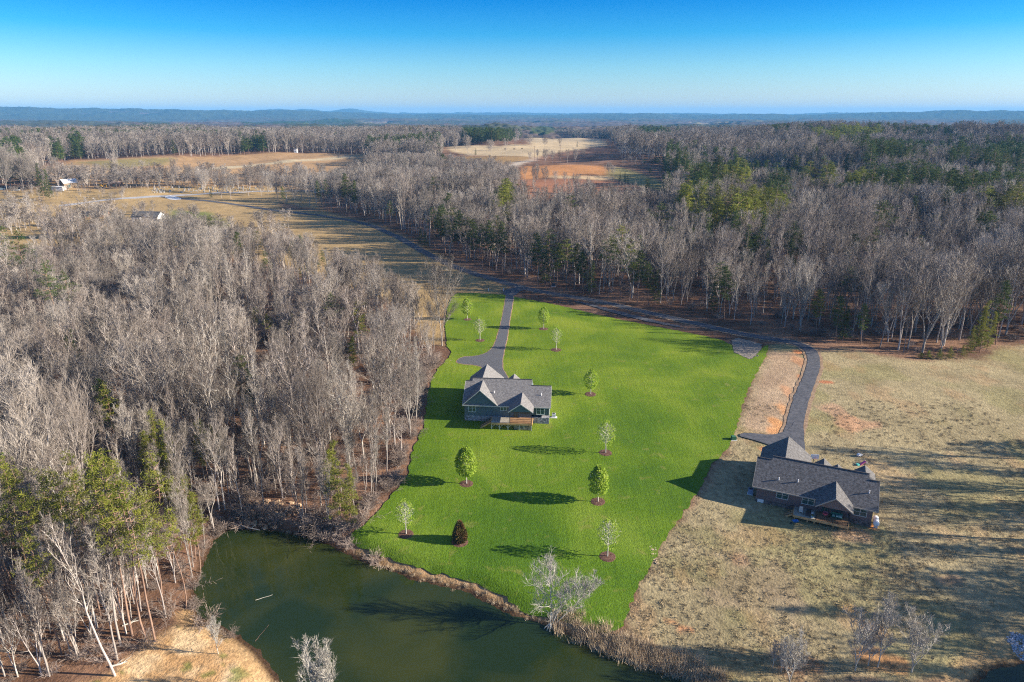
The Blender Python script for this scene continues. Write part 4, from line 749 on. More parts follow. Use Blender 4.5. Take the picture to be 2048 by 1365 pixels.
for i in po[:NP]:
    ms = (PINEDM if pdk[i] else PINEM)[pform[i]]; s = ph_[i] / 20.; wq = s * (1.5 if py_[i] > 280 else 1.15)
    left = px_[i] < -20 and py_[i] < 400
    g, lab = ('pines scattered in the left wood', 'lone green pine crown rising among the bare trees of the left wood') if left else ('pines scattered in the far woods', 'green pine crown showing in the bare woods beyond the lane')
    t = thing('pine_tree', (px_[i], py_[i], pz[i]), lab, 'pine tree', g, prot[i]); t.scale = (wq, wq, s)
    for nm, me in (('trunk', ms[0]), ('crown', ms[1])): o = bpy.data.objects.new(nm, me); COL.objects.link(o); o.parent = t
r_ = po[NP:]
if len(r_): s = ph_ / 20.; scatter('pine_woods', np.stack([px_, py_, pz], -1)[r_], pform[r_], np.stack([0 * prot, 0 * prot, prot], -1)[r_], np.stack([s * 1.5, s * 1.5, s], -1)[r_], LIB_PINE, label='dark green pines mixed into the bare woods at the right', cat='woods', kind='stuff')
# woods from 620 m to 1900 m
gx, gy = jgrid(-1500, 1500, 560, 1900, 8.2, rg, .95); r = np.hypot(gx, gy); k = (np.abs(np.degrees(np.arctan2(gx, gy))) < 41) & (r < 1900)
inM = inside(MW, gx, gy) & (gy < 640); k &= ~inM; gx, gy = gx[k], gy[k]; k = np.ones(len(gx), bool)
for P in CLEAR: k &= ~inside(P, gx, gy)
k &= ~inside(CUT, gx, gy); k &= ~(inside(FD[0][1], gx, gy)); gx, gy = gx[k], gy[k]
ii = fbm(gx / 240 + 3, gy / 110 + 12, 4); pp = np.clip(.015 + .9 * sm(.57, .63, ii), 0, .9); dk = np.ones(len(gx))
for P, pr_, h_, q in PATCH:
    kk = inside(P, gx, gy); pp[kk] = pr_; dk[kk] = q
zz = ground(gx, gy); cu, cv, _ = proj(gx, gy, zz + 17); sp_, sk_ = stand(cu, cv); pp = np.where(sp_ > 0, np.minimum(1, sp_ * 1.25), pp * .7); dk = np.where(sp_ > 0, sk_, dk); ip = rg.uniform(0, 1, len(gx)) < pp; hh = rg.uniform(17, 24, len(gx)) * (.8 + .4 * fbm(gx / 50, gy / 50, 2)); hh = np.where(gy < 760, limit(gx, gy, hh, np.zeros(len(gx), bool)), hh); kk = hh > 6; gx, gy, zz, hh, ip, dk = [a[kk] for a in (gx, gy, zz, hh, ip, dk)]; idx = rg.integers(0, 4, len(gx)); idp = np.where(dk > 0, 2, 0) + rg.integers(0, 2, len(gx)); rz = rg.uniform(0, 6.28, len(gx)); zr = 0 * rz
s = hh / 22; w = s * rg.uniform(1.1, 1.5, len(gx)); scatter('far_bare_woods', np.stack([gx, gy, zz], -1)[~ip], idx[~ip], np.stack([zr, zr, rz], -1)[~ip], np.stack([w, w, s], -1)[~ip], LIB_FARB, label='far brown leafless woods behind the tan, pale and orange fields', cat='woods', kind='stuff')
s = hh / 22 * 1.12; w = s * 1.5; scatter('far_pine_woods', np.stack([gx, gy, zz], -1)[ip], idp[ip], np.stack([zr, zr, rz], -1)[ip], np.stack([w, w, s], -1)[ip], LIB_FARP, label='far dark green stands of pine among the brown woods', cat='woods', kind='stuff')
print('TREES', len(bx), len(px_), nsing, len(gx))
hx = GP([(u_, v_) for u_, v_ in zip(rg.uniform(60, 660, 400), rg.uniform(352, 378, 400))]); hx = np.concatenate([hx, GP([(u_, v_) for u_, v_ in zip(rg.uniform(0, 260, 60), rg.uniform(382, 400, 60))]), GP([(u_, v_) for u_, v_ in zip(rg.uniform(120, 420, 90), rg.uniform(425, 470, 90))]), GP([(u_, v_) for u_, v_ in zip(rg.uniform(-20, 240, 90), rg.uniform(430, 482, 90))]), GP([(u_, v_) for u_, v_ in zip(rg.uniform(360, 600, 60), rg.uniform(455, 512, 60))])]); n = len(hx); hh2 = np.concatenate([rg.uniform(5, 14, 400), rg.uniform(3, 6, 60), rg.uniform(4, 9, 90), rg.uniform(7, 14, 90), rg.uniform(6, 12, 60)]); ss = hh2 / 22; i_ = rg.integers(0, 4, n)
scatter('hedgerow', np.stack([hx[:, 0], hx[:, 1], ground(hx[:, 0], hx[:, 1])], -1), i_, np.stack([np.zeros(n), np.zeros(n), rg.uniform(0, 6.28, n)], -1), np.stack([ss * 2.0, ss * 2.0, ss], -1), LIB_FARB, label='low brown thicket of bare brush between the tan field, the sheds and the cemetery', cat='thicket', kind='stuff')
# woods just outside the right edge of the view, whose shadows fall across the dry yard
ox, oy = jgrid(80, 136, 50, 136, 6.0, rg); k = (oy > 58) & (ox > .80 * oy + 12 + 10 * fbm(oy / 12, ox * 0, 2)) & (oy < 128); ox, oy = ox[k], oy[k]; oz = ground(ox, oy)
oh = rg.uniform(13, 20, len(ox)); k = rg.uniform(0, 1, len(ox)) < .5; rz = rg.uniform(0, 6.28, len(ox)); s = oh / 21
scatter('roadside_pines', np.stack([ox, oy, oz], -1)[k], rg.integers(0, 4, k.sum()), np.stack([0 * rz, 0 * rz, rz], -1)[k], np.stack([s * 1.3, s * 1.3, s], -1)[k], LIB_PINE, label='pines standing right of the dry yard, whose shadows cross it', cat='woods', kind='stuff')
k = ~k; scatter('roadside_bare_trees', np.stack([ox, oy, oz], -1)[k], rg.integers(0, 7, k.sum()), np.stack([0 * rz, 0 * rz, rz], -1)[k], np.stack([s * 1.3, s * 1.3, s], -1)[k], LIB_BARE, label='bare trees standing right of the dry yard, whose shadows cross it', cat='woods', kind='stuff')
# underbrush
ux, uy = jgrid(-120, 5, 60, 300, 3.6, rg, 1); k = inside(WOOD_L, ux, uy) & (rg.uniform(0, 1, len(ux)) < .8); UX = [ux[k]]; UY = [uy[k]]
ux, uy = jgrid(-120, 200, 150, 330, 4.6, rg, 1); k = inside(MW, ux, uy) & (rg.uniform(0, 1, len(ux)) < .5)
for P in CLEAR: k &= ~inside(P, ux, uy)
UX.append(ux[k]); UY.append(uy[k])
Q = resample(WOOD_L[:14], .7); off = rg.normal(0, 1.6, Q.shape); Q = Q + off; Q = Q[inside(WOOD_L, Q[:, 0], Q[:, 1])]; UX.append(Q[:, 0]); UY.append(Q[:, 1])
Q = resample(POND, 1.1); s_ = np.array([(x, y) for x, y in Q if x < -21 and y > 78]); off = rg.normal(0, .8, s_.shape); UX.append(s_[:, 0] + off[:, 0]); UY.append(s_[:, 1] + off[:, 1])
UX = np.concatenate(UX); UY = np.concatenate(UY); k = sdist(POND, UX, UY) > .3; UX, UY = UX[k], UY[k]; sc_ = rg.uniform(.4, 1.2, len(UX)); z0 = 0 * sc_
scatter('underbrush', np.stack([UX, UY, ground(UX, UY)], -1), rg.integers(0, 3, len(UX)), np.stack([z0, z0, rg.uniform(0, 6.28, len(UX))], -1), np.stack([sc_ * 1.3, sc_ * 1.3, sc_], -1), LIB_BUSH, label='tangled leafless underbrush on the leaf litter beneath the trees', cat='underbrush', kind='stuff')
# reeds and dead grass along the shore
def tuft(seed, n, h, w, spread=.35):
    rr = np.random.default_rng(seed); b = TreeBuf(); p = np.concatenate([rr.normal(0, spread, (n, 2)), np.zeros((n, 1))], 1); dr = unit(np.concatenate([rr.normal(0, .35, (n, 2)), np.ones((n, 1))], 1)); b.blades(p, p + dr * rr.uniform(.5, 1, n)[:, None] * h, np.full(n, w), rr); return b
M['reed'] = mat('dry_reeds', (.44, .33, .21), (.66, .54, .38), .4, .95, rand=.25, detail=2); M['tuft'] = mat('dry_tufts', (.31, .25, .15), (.45, .365, .23), .4, .95, rand=.3, detail=2)
LIB_REED = library('reed_form', [bmesh_(tuft(500 + i, 60, 1.1 + .3 * i, .06, .45), M['reed'], 'reed_form') for i in range(3)]); LIB_TUFT = library('tuft_form', [bmesh_(tuft(520 + i, 26, .34, .07, .25), M['tuft'], 'tuft_form') for i in range(3)])
Q = resample(POND, .55); uq, vq, _d = proj(Q[:, 0], Q[:, 1], WATER); X = []; Y = []; S = []
for i in range(len(Q)):
    if not (560 < uq[i] < 2100 and vq[i] > 1060 and Q[i][1] > 58): continue
    if uq[i] > 600 and Q[i][0] < -24: continue
    dense = 1 if uq[i] < 1100 else (4 if uq[i] < 1180 else 7)
    nrm = np.array([-(Q[(i + 1) % len(Q)] - Q[i])[1], (Q[(i + 1) % len(Q)] - Q[i])[0]]); nrm /= np.linalg.norm(nrm)
    if sdist(POND, np.array([(Q[i] + nrm)[0]]), np.array([(Q[i] + nrm)[1]]))[0] < 0: nrm = -nrm
    for j in range(dense):
        o = rg.uniform(0.1, 1.3 if uq[i] < 1100 else 3.6); X.append(Q[i][0] + nrm[0] * o + rg.normal(0, .3)); Y.append(Q[i][1] + nrm[1] * o + rg.normal(0, .3)); S.append((rg.uniform(.25, .55) if uq[i] < 1100 else rg.uniform(.55, 1.1)))
X, Y, S = map(np.array, (X, Y, S)); z0 = 0 * S
scatter('reeds', np.stack([X, Y, np.maximum(ground(X, Y), WATER - .1)], -1), rg.integers(0, 3, len(X)), np.stack([z0, z0, rg.uniform(0, 6.28, len(X))], -1), np.stack([S, S, S], -1), LIB_REED, label='pale dead reeds and grass fringing the pond shore', cat='reeds', kind='stuff')
gx, gy = jgrid(10, 110, 58, 150, .62, rg, 1); dn = fbm(gx / 5, gy / 5, 3); k = inside(RY, gx, gy) & ~inside(LAWN, gx, gy) & (sdist(POND, gx, gy) > .6) & (sdist(POND2, gx, gy) > .3) & (rg.uniform(0, 1, len(gx)) < .25 + 1.0 * sm(.4, .6, dn)) & (np.abs(np.degrees(np.arctan2(gx, gy))) < 41)
dh = (gy < 101) & (rg.uniform(0, 1, len(gx)) < .42) | (rg.uniform(0, 1, len(gx)) < .22)
k &= dh; lanepts = np.array([G(*q) for q in LANE[18:]])
k &= np.min(np.hypot(gx[:, None] - lanepts[None, :, 0], gy[:, None] - lanepts[None, :, 1]), 1) > 6
k &= ~inside(D2, gx, gy); gx, gy = gx[k], gy[k]; S = rg.uniform(.5, 1.3, len(gx)); z0 = 0 * S
scatter('dry_grass', np.stack([gx, gy, ground(gx, gy)], -1), rg.integers(0, 3, len(gx)), np.stack([z0, z0, rg.uniform(0, 6.28, len(gx))], -1), np.stack([S, S, S * .8], -1), LIB_TUFT, label='dry brown grass tufts over the yard of the brown house', cat='grass', kind='stuff')
print('TUFTS', len(gx), len(UX), len(X))

# ------------------------------------------------------------------ young leafy trees on the lawn, in mulch rings
M['mulch'] = mat('brown_mulch', (.07, .032, .022), (.20, .11, .075), 3.5, .95, .15, 8); M['mulch_edge'] = mat('mulch_edge', (.3, .17, .1), (.42, .27, .16), 3, .95)
LD = leafy_tree(600, dense=True, n=3000, leaf=.25); LS = leafy_tree(601, dense=False, n=950, leaf=.17); LD2 = leafy_tree(602, dense=True, n=1900, leaf=.22)
LDM, LSM, LDM2 = [pair(q, 'leafy', M['paletrunk'], M['leaf']) for q in (LD, LS, LD2)]
def mulch(x, y, R, label):
    b = MB(); n = 26; rr = [R * (1 + .06 * math.sin(3 * i) + random.uniform(-.04, .04)) for i in range(n)]; V = [(x, y, gz(x, y) + .22)]
    for q, dz in ((.6, .18), (.92, .13), (1.0, .03)):
        for i in range(n): a = 2 * math.pi * i / n; X_ = x + rr[i] * q * math.cos(a); Y_ = y + rr[i] * q * math.sin(a); V.append((X_, Y_, gz(X_, Y_) + dz + .03))
    Fs = [(0, 1 + i, 1 + (i + 1) % n) for i in range(n)]
    for k_ in range(2): Fs += [(1 + k_ * n + i, 1 + (k_ + 1) * n + i, 1 + (k_ + 1) * n + (i + 1) % n, 1 + k_ * n + (i + 1) % n) for i in range(n)]
    b.add(V, Fs); b.build('mulch_ring', M['mulch'], label=label, cat='mulch ring', group='mulch rings on the lawn')
YT = [((935, 640), 597, LDM2, 'far left of the driveway, nearest the lane', 1.7), ((960, 682), 634, LSM, 'between the driveway and the left wood, nearer the house', 1.8), ((1087, 659), 615, LDM2, 'right of the driveway, nearest the lane', 1.9), ((1112, 701), 653, LSM, 'right of the driveway, second from the lane', 2.0), ((1181, 790), 738, LDM2, 'beside the right end of the blue-grey house', 1.75),
      ((1211, 907), 841, LSM, 'half way down the lawn on the right', 1.75), ((1196, 1005), 933, LDM, 'right of centre of the lower lawn, one of the two full round ones', 1.7), ((1215, 1115), 1038, LSM, 'lowest on the right, above the leaning pond tree', 1.7), ((933, 969), 895, LDM, 'below the house, left of the lawn centre, the other full round one', 1.65), ((812, 1070), 1000, LSM, 'at the lower left lawn corner by the pond', 1.65)]
YD = ['leafy young tree, light green,', 'thin-leaved young tree,', 'leafy young tree, light green,', 'thin-leaved young tree,', 'leafy young tree, light green,', 'thin-leaved young tree,', 'full bright green young tree,', 'thin-leaved young tree,', 'full bright green young tree,', 'thin-leaved young tree,']
YW = ['left of the driveway, nearest the lane', 'left of the driveway, nearer the house', 'right of the driveway, nearest the lane', 'right of the driveway, second from the lane', 'beside the right end of the blue-grey house', 'between house and pond, right side', 'on the lower lawn, level with the brown house', 'lowest on the right, above the leaning pond tree', 'below the house, left of lawn centre', 'at the lower left lawn corner by the pond']
for i, ((bu, bv), vt, ms, _x, R) in enumerate(YT):
    p = G(bu, bv); z = gz(*p); h = htop(p[0], p[1], z + .1, vt); s = h / 7.8
    t = thing('young_tree', (p[0], p[1], z + .12), YD[i] + ' ' + YW[i], 'tree', 'young leafy trees on the lawn', i * 2.1); t.scale = (s * .98, s * .98, s)
    for nm, me in (('trunk', ms[0]), ('crown', ms[1])): o = bpy.data.objects.new(nm, me); COL.objects.link(o); o.parent = t
    mulch(p[0], p[1], R * .82, 'brown mulch ring of the tree ' + YW[i])
p = G(920, 1084); t = thing('conical_shrub', (p[0], p[1], gz(*p) + .1), 'reddish-brown and green cone-shaped evergreen shrub on the lower lawn near the pond', 'shrub')
b = TreeBuf(); rr = np.random.default_rng(5); n = 5200; uu = rr.uniform(0, 1, n) ** 1.3; a = rr.uniform(0, 6.283, n); R_ = 1.12 * (np.sin(np.pi * np.clip(.30 + .68 * uu ** .8, 0, 1)) ** .9) * rr.uniform(.55, 1.05, n); X_ = np.stack([R_ * np.cos(a), R_ * np.sin(a), +.1 + 3.7 * uu], -1); o_ = unit(np.stack([np.cos(a), np.sin(a), np.full(n, 1.0)], -1) + rr.normal(0, .4, (n, 3))); b.blades(X_, X_ + o_ * .36, np.full(n, .12), rr)
link('foliage', b.mesh('foliage'), mat('russet_needles', (.20, .095, .04), (.19, .18, .05), 1.3, .9, detail=4), t); b = TreeBuf(); b.tube(np.array([(0, 0, -.2), (0, 0, 1.5), (0, 0, 3.2)]), [.1, .07, .02], 6); link('stem', b.mesh('stem'), M['pinebark'], t)
mulch(p[0], p[1] - .2, 1.45, 'brown mulch ring under the cone-shaped evergreen shrub')

# ------------------------------------------------------------------ houses
def shingle(name, c1, c2):
    m = mat(name, c1, c2, 2.2, .9); t = m.node_tree; b = t.nodes['Principled BSDF']; tc = t.nodes.new('ShaderNodeTexCoord'); n = t.nodes.new('ShaderNodeTexNoise'); n.inputs['Scale'].default_value = 1.0
    mp = t.nodes.new('ShaderNodeMapping'); mp.inputs['Scale'].default_value = (3, 9, 9); t.links.new(tc.outputs['Object'], mp.inputs[0]); t.links.new(mp.outputs[0], n.inputs['Vector']); n.inputs['Detail'].default_value = 6
    mr = t.nodes.new('ShaderNodeMapRange'); mr.inputs[1].default_value = .3; mr.inputs[2].default_value = .7; mr.inputs[3].default_value = .55; mr.inputs[4].default_value = 1.5; t.links.new(n.outputs[0], mr.inputs[0])
    src = b.inputs['Base Color'].links[0].from_socket; vm = t.nodes.new('ShaderNodeVectorMath'); vm.operation = 'SCALE'; t.links.new(src, vm.inputs[0]); t.links.new(mr.outputs[0], vm.inputs['Scale']); t.links.new(vm.outputs[0], b.inputs['Base Color'])
    bp = t.nodes.new('ShaderNodeBump'); bp.inputs['Distance'].default_value = .03; t.links.new(n.outputs[0], bp.inputs['Height']); t.links.new(bp.outputs[0], b.inputs['Normal']); return m
def siding(name, c, vertical=False, step=.18):
    m = mat(name, c, tuple(q * 1.12 for q in c), .8, .7); t = m.node_tree; b = t.nodes['Principled BSDF']; tc = t.nodes.new('ShaderNodeTexCoord'); w = t.nodes.new('ShaderNodeTexWave'); w.bands_direction = 'X' if vertical else 'Z'; w.wave_profile = 'SAW'; w.inputs['Scale'].default_value = .314 / step
    t.links.new(tc.outputs['Object'], w.inputs['Vector']); bp = t.nodes.new('ShaderNodeBump'); bp.inputs['Distance'].default_value = .03; t.links.new(w.outputs[1], bp.inputs['Height']); t.links.new(bp.outputs[0], b.inputs['Normal']); return m
def stone(name, c1, c2, sc=3.0):
    m = mat(name, c1, c2, sc, .9, .05, 6); t = m.node_tree; b = t.nodes['Principled BSDF']; tc = t.nodes.new('ShaderNodeTexCoord'); v_ = t.nodes.new('ShaderNodeTexVoronoi'); v_.inputs['Scale'].default_value = 2.6; t.links.new(tc.outputs['Object'], v_.inputs['Vector'])
    mx = t.nodes.new('ShaderNodeMix'); mx.data_type = 'RGBA'; mx.blend_type = 'OVERLAY'; mx.inputs[0].default_value = .6; src = b.inputs['Base Color'].links[0].from_socket; t.links.new(src, mx.inputs[6]); bw = t.nodes.new('ShaderNodeRGBToBW'); t.links.new(v_.outputs['Color'], bw.inputs[0]); t.links.new(bw.outputs[0], mx.inputs[7]); t.links.new(mx.outputs[2], b.inputs['Base Color']); return m
M['roof1'] = shingle('grey_brown_shingles', (.150, .142, .138), (.215, .205, .196)); M['roof2'] = shingle('charcoal_shingles', (.080, .077, .076), (.150, .145, .142))
M['trim1'] = mat('pale_trim', (.60, .57, .50)); M['trim2'] = mat('beige_trim', (.40, .36, .30)); M['wood'] = mat('treated_wood', (.50, .29, .12), (.66, .42, .20), 2.5, .8); M['woodgrey'] = mat('grey_wood', (.30, .27, .22), (.42, .38, .31), 2.5, .85)
M['postwood'] = mat('pale_posts', (.55, .52, .45), (.68, .64, .56), 2.5, .85); M['black'] = mat('black_rail', (.02, .02, .022), (.03, .03, .032)); M['glass'] = mat('window_glass', (.03, .07, .06), (.06, .11, .10), .7, .12, spec=.6); M['frame'] = mat('window_frame', (.62, .68, .62), (.66, .72, .66)); M['frame2'] = mat('window_frame_beige', (.55, .52, .45), (.6, .57, .5))
M['white'] = mat('white_paint', (.8, .8, .78), (.75, .75, .73)); M['pvc'] = mat('vent_plastic', (.7, .7, .7)); M['door'] = mat('garage_door', (.7, .68, .62)); M['dark'] = mat('dark_grey', (.05, .05, .055)); M['orangewood'] = mat('stained_deck', (.31, .175, .09), (.42, .25, .13), 1.5, .7)
def gable_roof(b, xc, hw, zr, y0, y1, ze, t=.16, oh=.0):
    """two slabs, ridge along y"""
    b.slab([(xc, y0, zr), (xc, y1, zr), (xc - hw, y1, ze), (xc - hw, y0, ze)], t); b.slab([(xc + hw, y0, ze), (xc + hw, y1, ze), (xc, y1, zr), (xc, y0, zr)], t)
def window(root, x0, x1, z0, z1, y, panes, fm, mid=True, label=None):
    f = MB(); w = .10; yy0, yy1 = y - .09, y - .003
    f.box(x0 - w, x1 + w, yy0, yy1, z1, z1 + w); f.box(x0 - w, x1 + w, yy0 - .04, yy1, z0 - w, z0); f.box(x0 - w, x0, yy0, yy1, z0, z1); f.box(x1, x1 + w, yy0, yy1, z0, z1)
    n = panes; cw = .10
    for i in range(1, n): c = x0 + (x1 - x0) * i / n; f.box(c - cw / 2, c + cw / 2, yy0 + .002, yy1, z0, z1)
    if mid:
        zm = (z0 + z1) / 2
        for i in range(n): a = x0 + (x1 - x0) * i / n + (cw / 2 if i else 0); c = x0 + (x1 - x0) * (i + 1) / n - (cw / 2 if i < n - 1 else 0); f.box(a, c, yy0 + .02, yy1, zm - .03, zm + .03)
    wn = MB().box(x0, x1, y - .035, y - .004, z0, z1); wo = f.build('window', fm, root, label=label); wn.build('pane', M['glass'], wo); return wo
def house(name, origin, z0, ang, label, kind):
    t = thing(name, (origin[0], origin[1], z0), label, 'house', None, math.radians(ang))
    A = kind == 'A'; ze = 0.0; p = .6                              # eave height is local zero
    wallm = siding('blue_grey_siding', (.13, .175, .19)) if A else siding('plum_brown_siding', (.175, .125, .115), True, .3)
    gabm = siding('board_siding', (.105, .150, .165), True, .4) if A else siding('plum_gable_siding', (.19, .145, .135), True, .3)
    green = siding('green_grey_boards', (.085, .125, .12), True, .4); roofm = M['roof1'] if A else M['roof2']; trim = M['trim1'] if A else M['trim2']; fm = M['frame'] if A else M['frame2']
    found = stone('grey_stone_foundation', (.20, .20, .22), (.38, .38, .40)) if A else stone('brown_stone_foundation', (.10, .08, .075), (.19, .155, .14))
    Lx = 18.85; zf = -2.9 if A else -2.75; zb = -5.4; dp = 11.6 if A else 11.2
    w = MB(); split = 15.0 if A else 99
    w.box(0, min(split, Lx), 0, dp, zf, -.05)
    ridge = [(-.4, 1.15, 5.4), (1.15, 14.75, 6.15), (14.75, 19.2, 4.7)] if A else [(-.75, 1.83, 5.05), (1.83, 17.9, 5.75), (17.9, 19.55, 4.72)]
    # closed gable ends under the main roof
    for x0, x1, yr in ((.0, 1.1, ridge[0][2]), (1.2, 14.7, ridge[1][2]), (14.8, Lx, ridge[2][2])) if A else ((0, 1.8, ridge[0][2]), (1.86, 17.86, ridge[1][2]), (17.93, Lx, ridge[2][2])):
        zr = p * yr - .2; w.add([(x0, 0.02, -.05), (x0, 2 * yr - .02, -.05), (x0, yr, zr), (x1, 0.02, -.05), (x1, 2 * yr - .02, -.05), (x1, yr, zr)], [(0, 1, 2), (5, 4, 3), (0, 2, 5, 3), (1, 4, 5, 2), (0, 3, 4, 1)])
    w.build('wall', wallm, t)
    if A: MB().box(15.0, Lx, -.03, 9.3, zf + .6, -.06).build('wall', green, t, label='dark green-grey board wall at the right end')
    fo = MB(); fo.box(-.04, Lx + .04, -.05, dp + .04, zb, zf - .003 if not A else zf); fo.build('foundation', found, t)
    # roof
    r = MB(); e = .45; th = .17
    for i, (x0, x1, yr) in enumerate(ridge):
        z = p * yr; r.slab([(x0, yr, z), (x0, -e, -p * e), (x1, -e, -p * e), (x1, yr, z)], th); r.slab([(x1, yr, z), (x1, 2 * yr + e, -p * e), (x0, 2 * yr + e, -p * e), (x0, yr, z)], th)
    ro = r.build('roof', roofm, t); q = MB()
    for x0, x1, yr in ridge: z = p * yr; q.box(x0 - .01, x1 + .01, yr - .13, yr + .13, z - .03, z + .05)
    q.build('ridge_cap', M['dark'] if A else M['dark'], ro)
    tr = MB(); 
    for xx, yr in ((ridge[0][0], ridge[0][2]), (ridge[2][1], ridge[2][2])):
        s_ = -1 if xx < 5 else 1; tr.slab([(xx + s_ * .004, -e, -p * e + .01), (xx + s_ * .06, -e, -p * e + .01), (xx + s_ * .06, yr, p * yr + .01), (xx + s_ * .004, yr, p * yr + .01)], .22)
    tr.box(ridge[0][0], ridge[2][1], -e - .06, -e - .002, -p * e - .2, -p * e + .02); tr.build('fascia', trim, ro)
    def cross(nm, xc, hw, zr, y0, y1, zl, wall=True, wm=gabm, lab=None):
        g = MB(); gable_roof(g, xc, hw, zr, y0, y1, zl, .15); o = g.build(nm, roofm, t, label=lab)
        s_ = (zr - zl) / hw; f = MB(); yy = y0 - .05 if y0 < 5 else y1 + .05; ya, yb = (y0 - .06, y0 - .003) if y0 < 5 else (y1 + .003, y1 + .06)
        for sg in (-1, 1):
            P = [(xc, ya, zr + .03), (xc, yb, zr + .03), (xc + sg * hw, yb, zl + .03), (xc + sg * hw, ya, zl + .03)]; f.slab(P if sg < 0 else P[::-1], .22)
        f.build('fascia', trim, o)
        if wall:
            yw = y0 + .32 if y0 < 5 else y1 - .32; gw = MB(); ya, yb = (yw, yw + .15) if y0 < 5 else (yw - .15, yw)
            gw.prism([(xc - hw + .25, zl + .06 - .1), (xc + hw - .25, zl + .06 - .1), (xc, zr - .28)], ya, yb); gw.build('gable_wall', wm, o)
        return o
    if A:
        cross('rear_gable_roof', 3.55, 4.0, 3.42, -.52, 5.55, -.22, lab=None)
        cross('porch_roof', 12.8, 2.72, 1.82, -3.75, 2.9, -.12)
        cross('garage_roof', 3.3, 4.1, 3.5, 6.3, 15.7, .1); cross('entry_gable_roof', 10.15, 2.5, 2.2, 7.2, 13.2, .0)
        MB().box(-.35, 7.0, dp - 2, 15.2, zb, .0).build('garage_wall', wallm, t); gd = MB().box(.6, 5.9, 15.203, 15.26, -2.9, -.5); gd.build('garage_door', M['door'], t)
        window(t, .96, 2.48, -1.98, -.27, 0, 2, fm); window(t, 8.12, 9.36, -1.45, -.2, 0, 2, fm); window(t, 4.9, 6.0, -.55, -.18, 0, 2, fm, False, 'small high window between the two larger ones'); window(t, 16.15, 17.75, -2.05, -.40, -.03, 2, fm)
        zd = -3.0; dx0, dxm, dx1, dy = 6.3, 10.3, 15.25, -3.25; vents = [(6.4, 2.6), (17.0, 2.4)]
    else:
        cross('porch_roof', 12.75, 2.95, 2.02, -3.1, 3.3, -.12, wm=gabm); cross('garage_roof', 4.0, 4.6, 3.35, 6.0, 15.6, .0)
        cross('entry_gable_roof', 10.6, 1.8, 2.5, 7.0, 10.6, 1.0); cross('dormer_roof', 12.9, .9, 2.75, 6.6, 8.6, 2.1); cross('front_gable_roof', 17.6, 1.8, 2.0, 7.0, 11.8, .6)
        MB().box(-.4, 8.4, dp - 2, 15.1, zb, -.05).build('garage_wall', wallm, t); MB().box(1.0, 7.0, 15.103, 15.16, -2.9, -.5).build('garage_door', M['door'], t)
        window(t, 3.44, 5.3, -1.72, -.30, 0, 2, fm); window(t, 7.72, 9.6, -1.80, -.30, 0, 2, fm); window(t, 15.95, 17.9, -1.9, -.42, 0, 2, fm)
        MB().box(.35, 1.4, -.12, -.053, -3.38, -2.75).build('crawl_space_door', M['white'], t)
        zd = -2.75; dx0, dxm, dx1, dy = 6.6, 10.1, 15.3, -3.05; vents = [(3.4, 1.6), (6.6, 1.9), (18.0, 2.4)]
        MB().box(10.5, 16, 11.3, 14.5, -3.3, -3.1).build('front_porch_slab', M['concrete'], t)
    for vx, vy in vents:
        b = MB(); b.lathe([(.10, -.1), (.10, .5), (.06, .52)], 8, (vx, vy, p * vy)); b.build('vent_pipe', M['pvc'], ro)
    # deck, with a covered porch at its right half
    dk = thing('deck', (0, 0, 0), None, None); dk.parent = t
    fl = MB(); n = 22
    for i in range(n): y0 = dy + (0 - .06 - dy) * i / n; y1 = dy + (0 - .06 - dy) * (i + 1) / n - .015; fl.box(dx0, dxm - .01, y0, y1, zd - .05, zd); 
    fl.build('floor', M['woodgrey'], dk, label='grey open part of the deck'); fl = MB()  # open half greyed: the porch roof's shadow is put into its colour
    for i in range(n): y0 = dy + (0 - .06 - dy) * i / n; y1 = dy + (0 - .06 - dy) * (i + 1) / n - .015; fl.box(dxm + .01, dx1, y0, y1, zd - .05, zd)
    fl.build('floor', M['orangewood'], dk, label='orange stained floor under the porch roof')
    bm = MB().box(dx0 - .03, dx1 + .03, dy - .10, dy - .003, zd - .42, zd + .01); bm.box(dx0 - .1, dx0 - .003, dy, -.06, zd - .42, zd + .01); bm.box(dx1 + .003, dx1 + .1, dy, -.06, zd - .42, zd + .01); bm.build('rim_beam', M['wood'], dk)
    px = ([dx0 + .08, dx0 + 1.85, dxm - .3, 12.6, dx1 - .1] if A else [dx0 + .2, dx0 + 2.3, dxm - .1, 13.0, dx1 - .1])
    for x in px:
        MB().box(x - .08, x + .08, dy + .0, dy + .16, zb, zd - .43).build('post', M['postwood'] if A else M['wood'], dk)
    if A:
        for i, x in enumerate(px[:3]):
            for sg in ([1] if i == 0 else [-1, 1]):
                MB().tube([(x + sg * .08, dy + .08, zd - 1.25), (x + sg * .35, dy + .08, zd - .8), (x + sg * .82, dy + .08, zd - .46)], .055, 5).build('brace', M['postwood'], dk)
        MB().box(11.3, dx1 - .2, dy + .3, dy + .42, zb, zd - .45).build('stone_skirt', stone('olive_stone', (.16, .14, .09), (.36, .33, .24)), dk)
    for x in (dxm + .1, dx1 - .15): MB().box(x - .07, x + .07, dy + .02, dy + .16, zd, -.28).build('porch_post', M['black'] if not A else M['dark'], dk)
    rl = MB(); zt = zd + .95; xs0 = dxm if not A else dx0 + .0
    rx0, rx1 = (dxm + .15, dx1 - .2) if A else (dxm + .1, dx1 - .2)
    for za, zb2 in ((zt - .05, zt + .01), (zd + .5, zd + .53), (zd + .1, zd + .15)): rl.box(rx0, rx1, dy + .05, dy + .11, za, zb2)
    for i in range(4): x = rx0 + (rx1 - rx0) * i / 3; rl.box(x - .03, x + .03, dy + .04, dy + .12, zd + .001, zt + .012)
    if not A: rl.box(dx1 - .12, dx1 - .06, dy + .2, -.1, zt - .05, zt + .01)
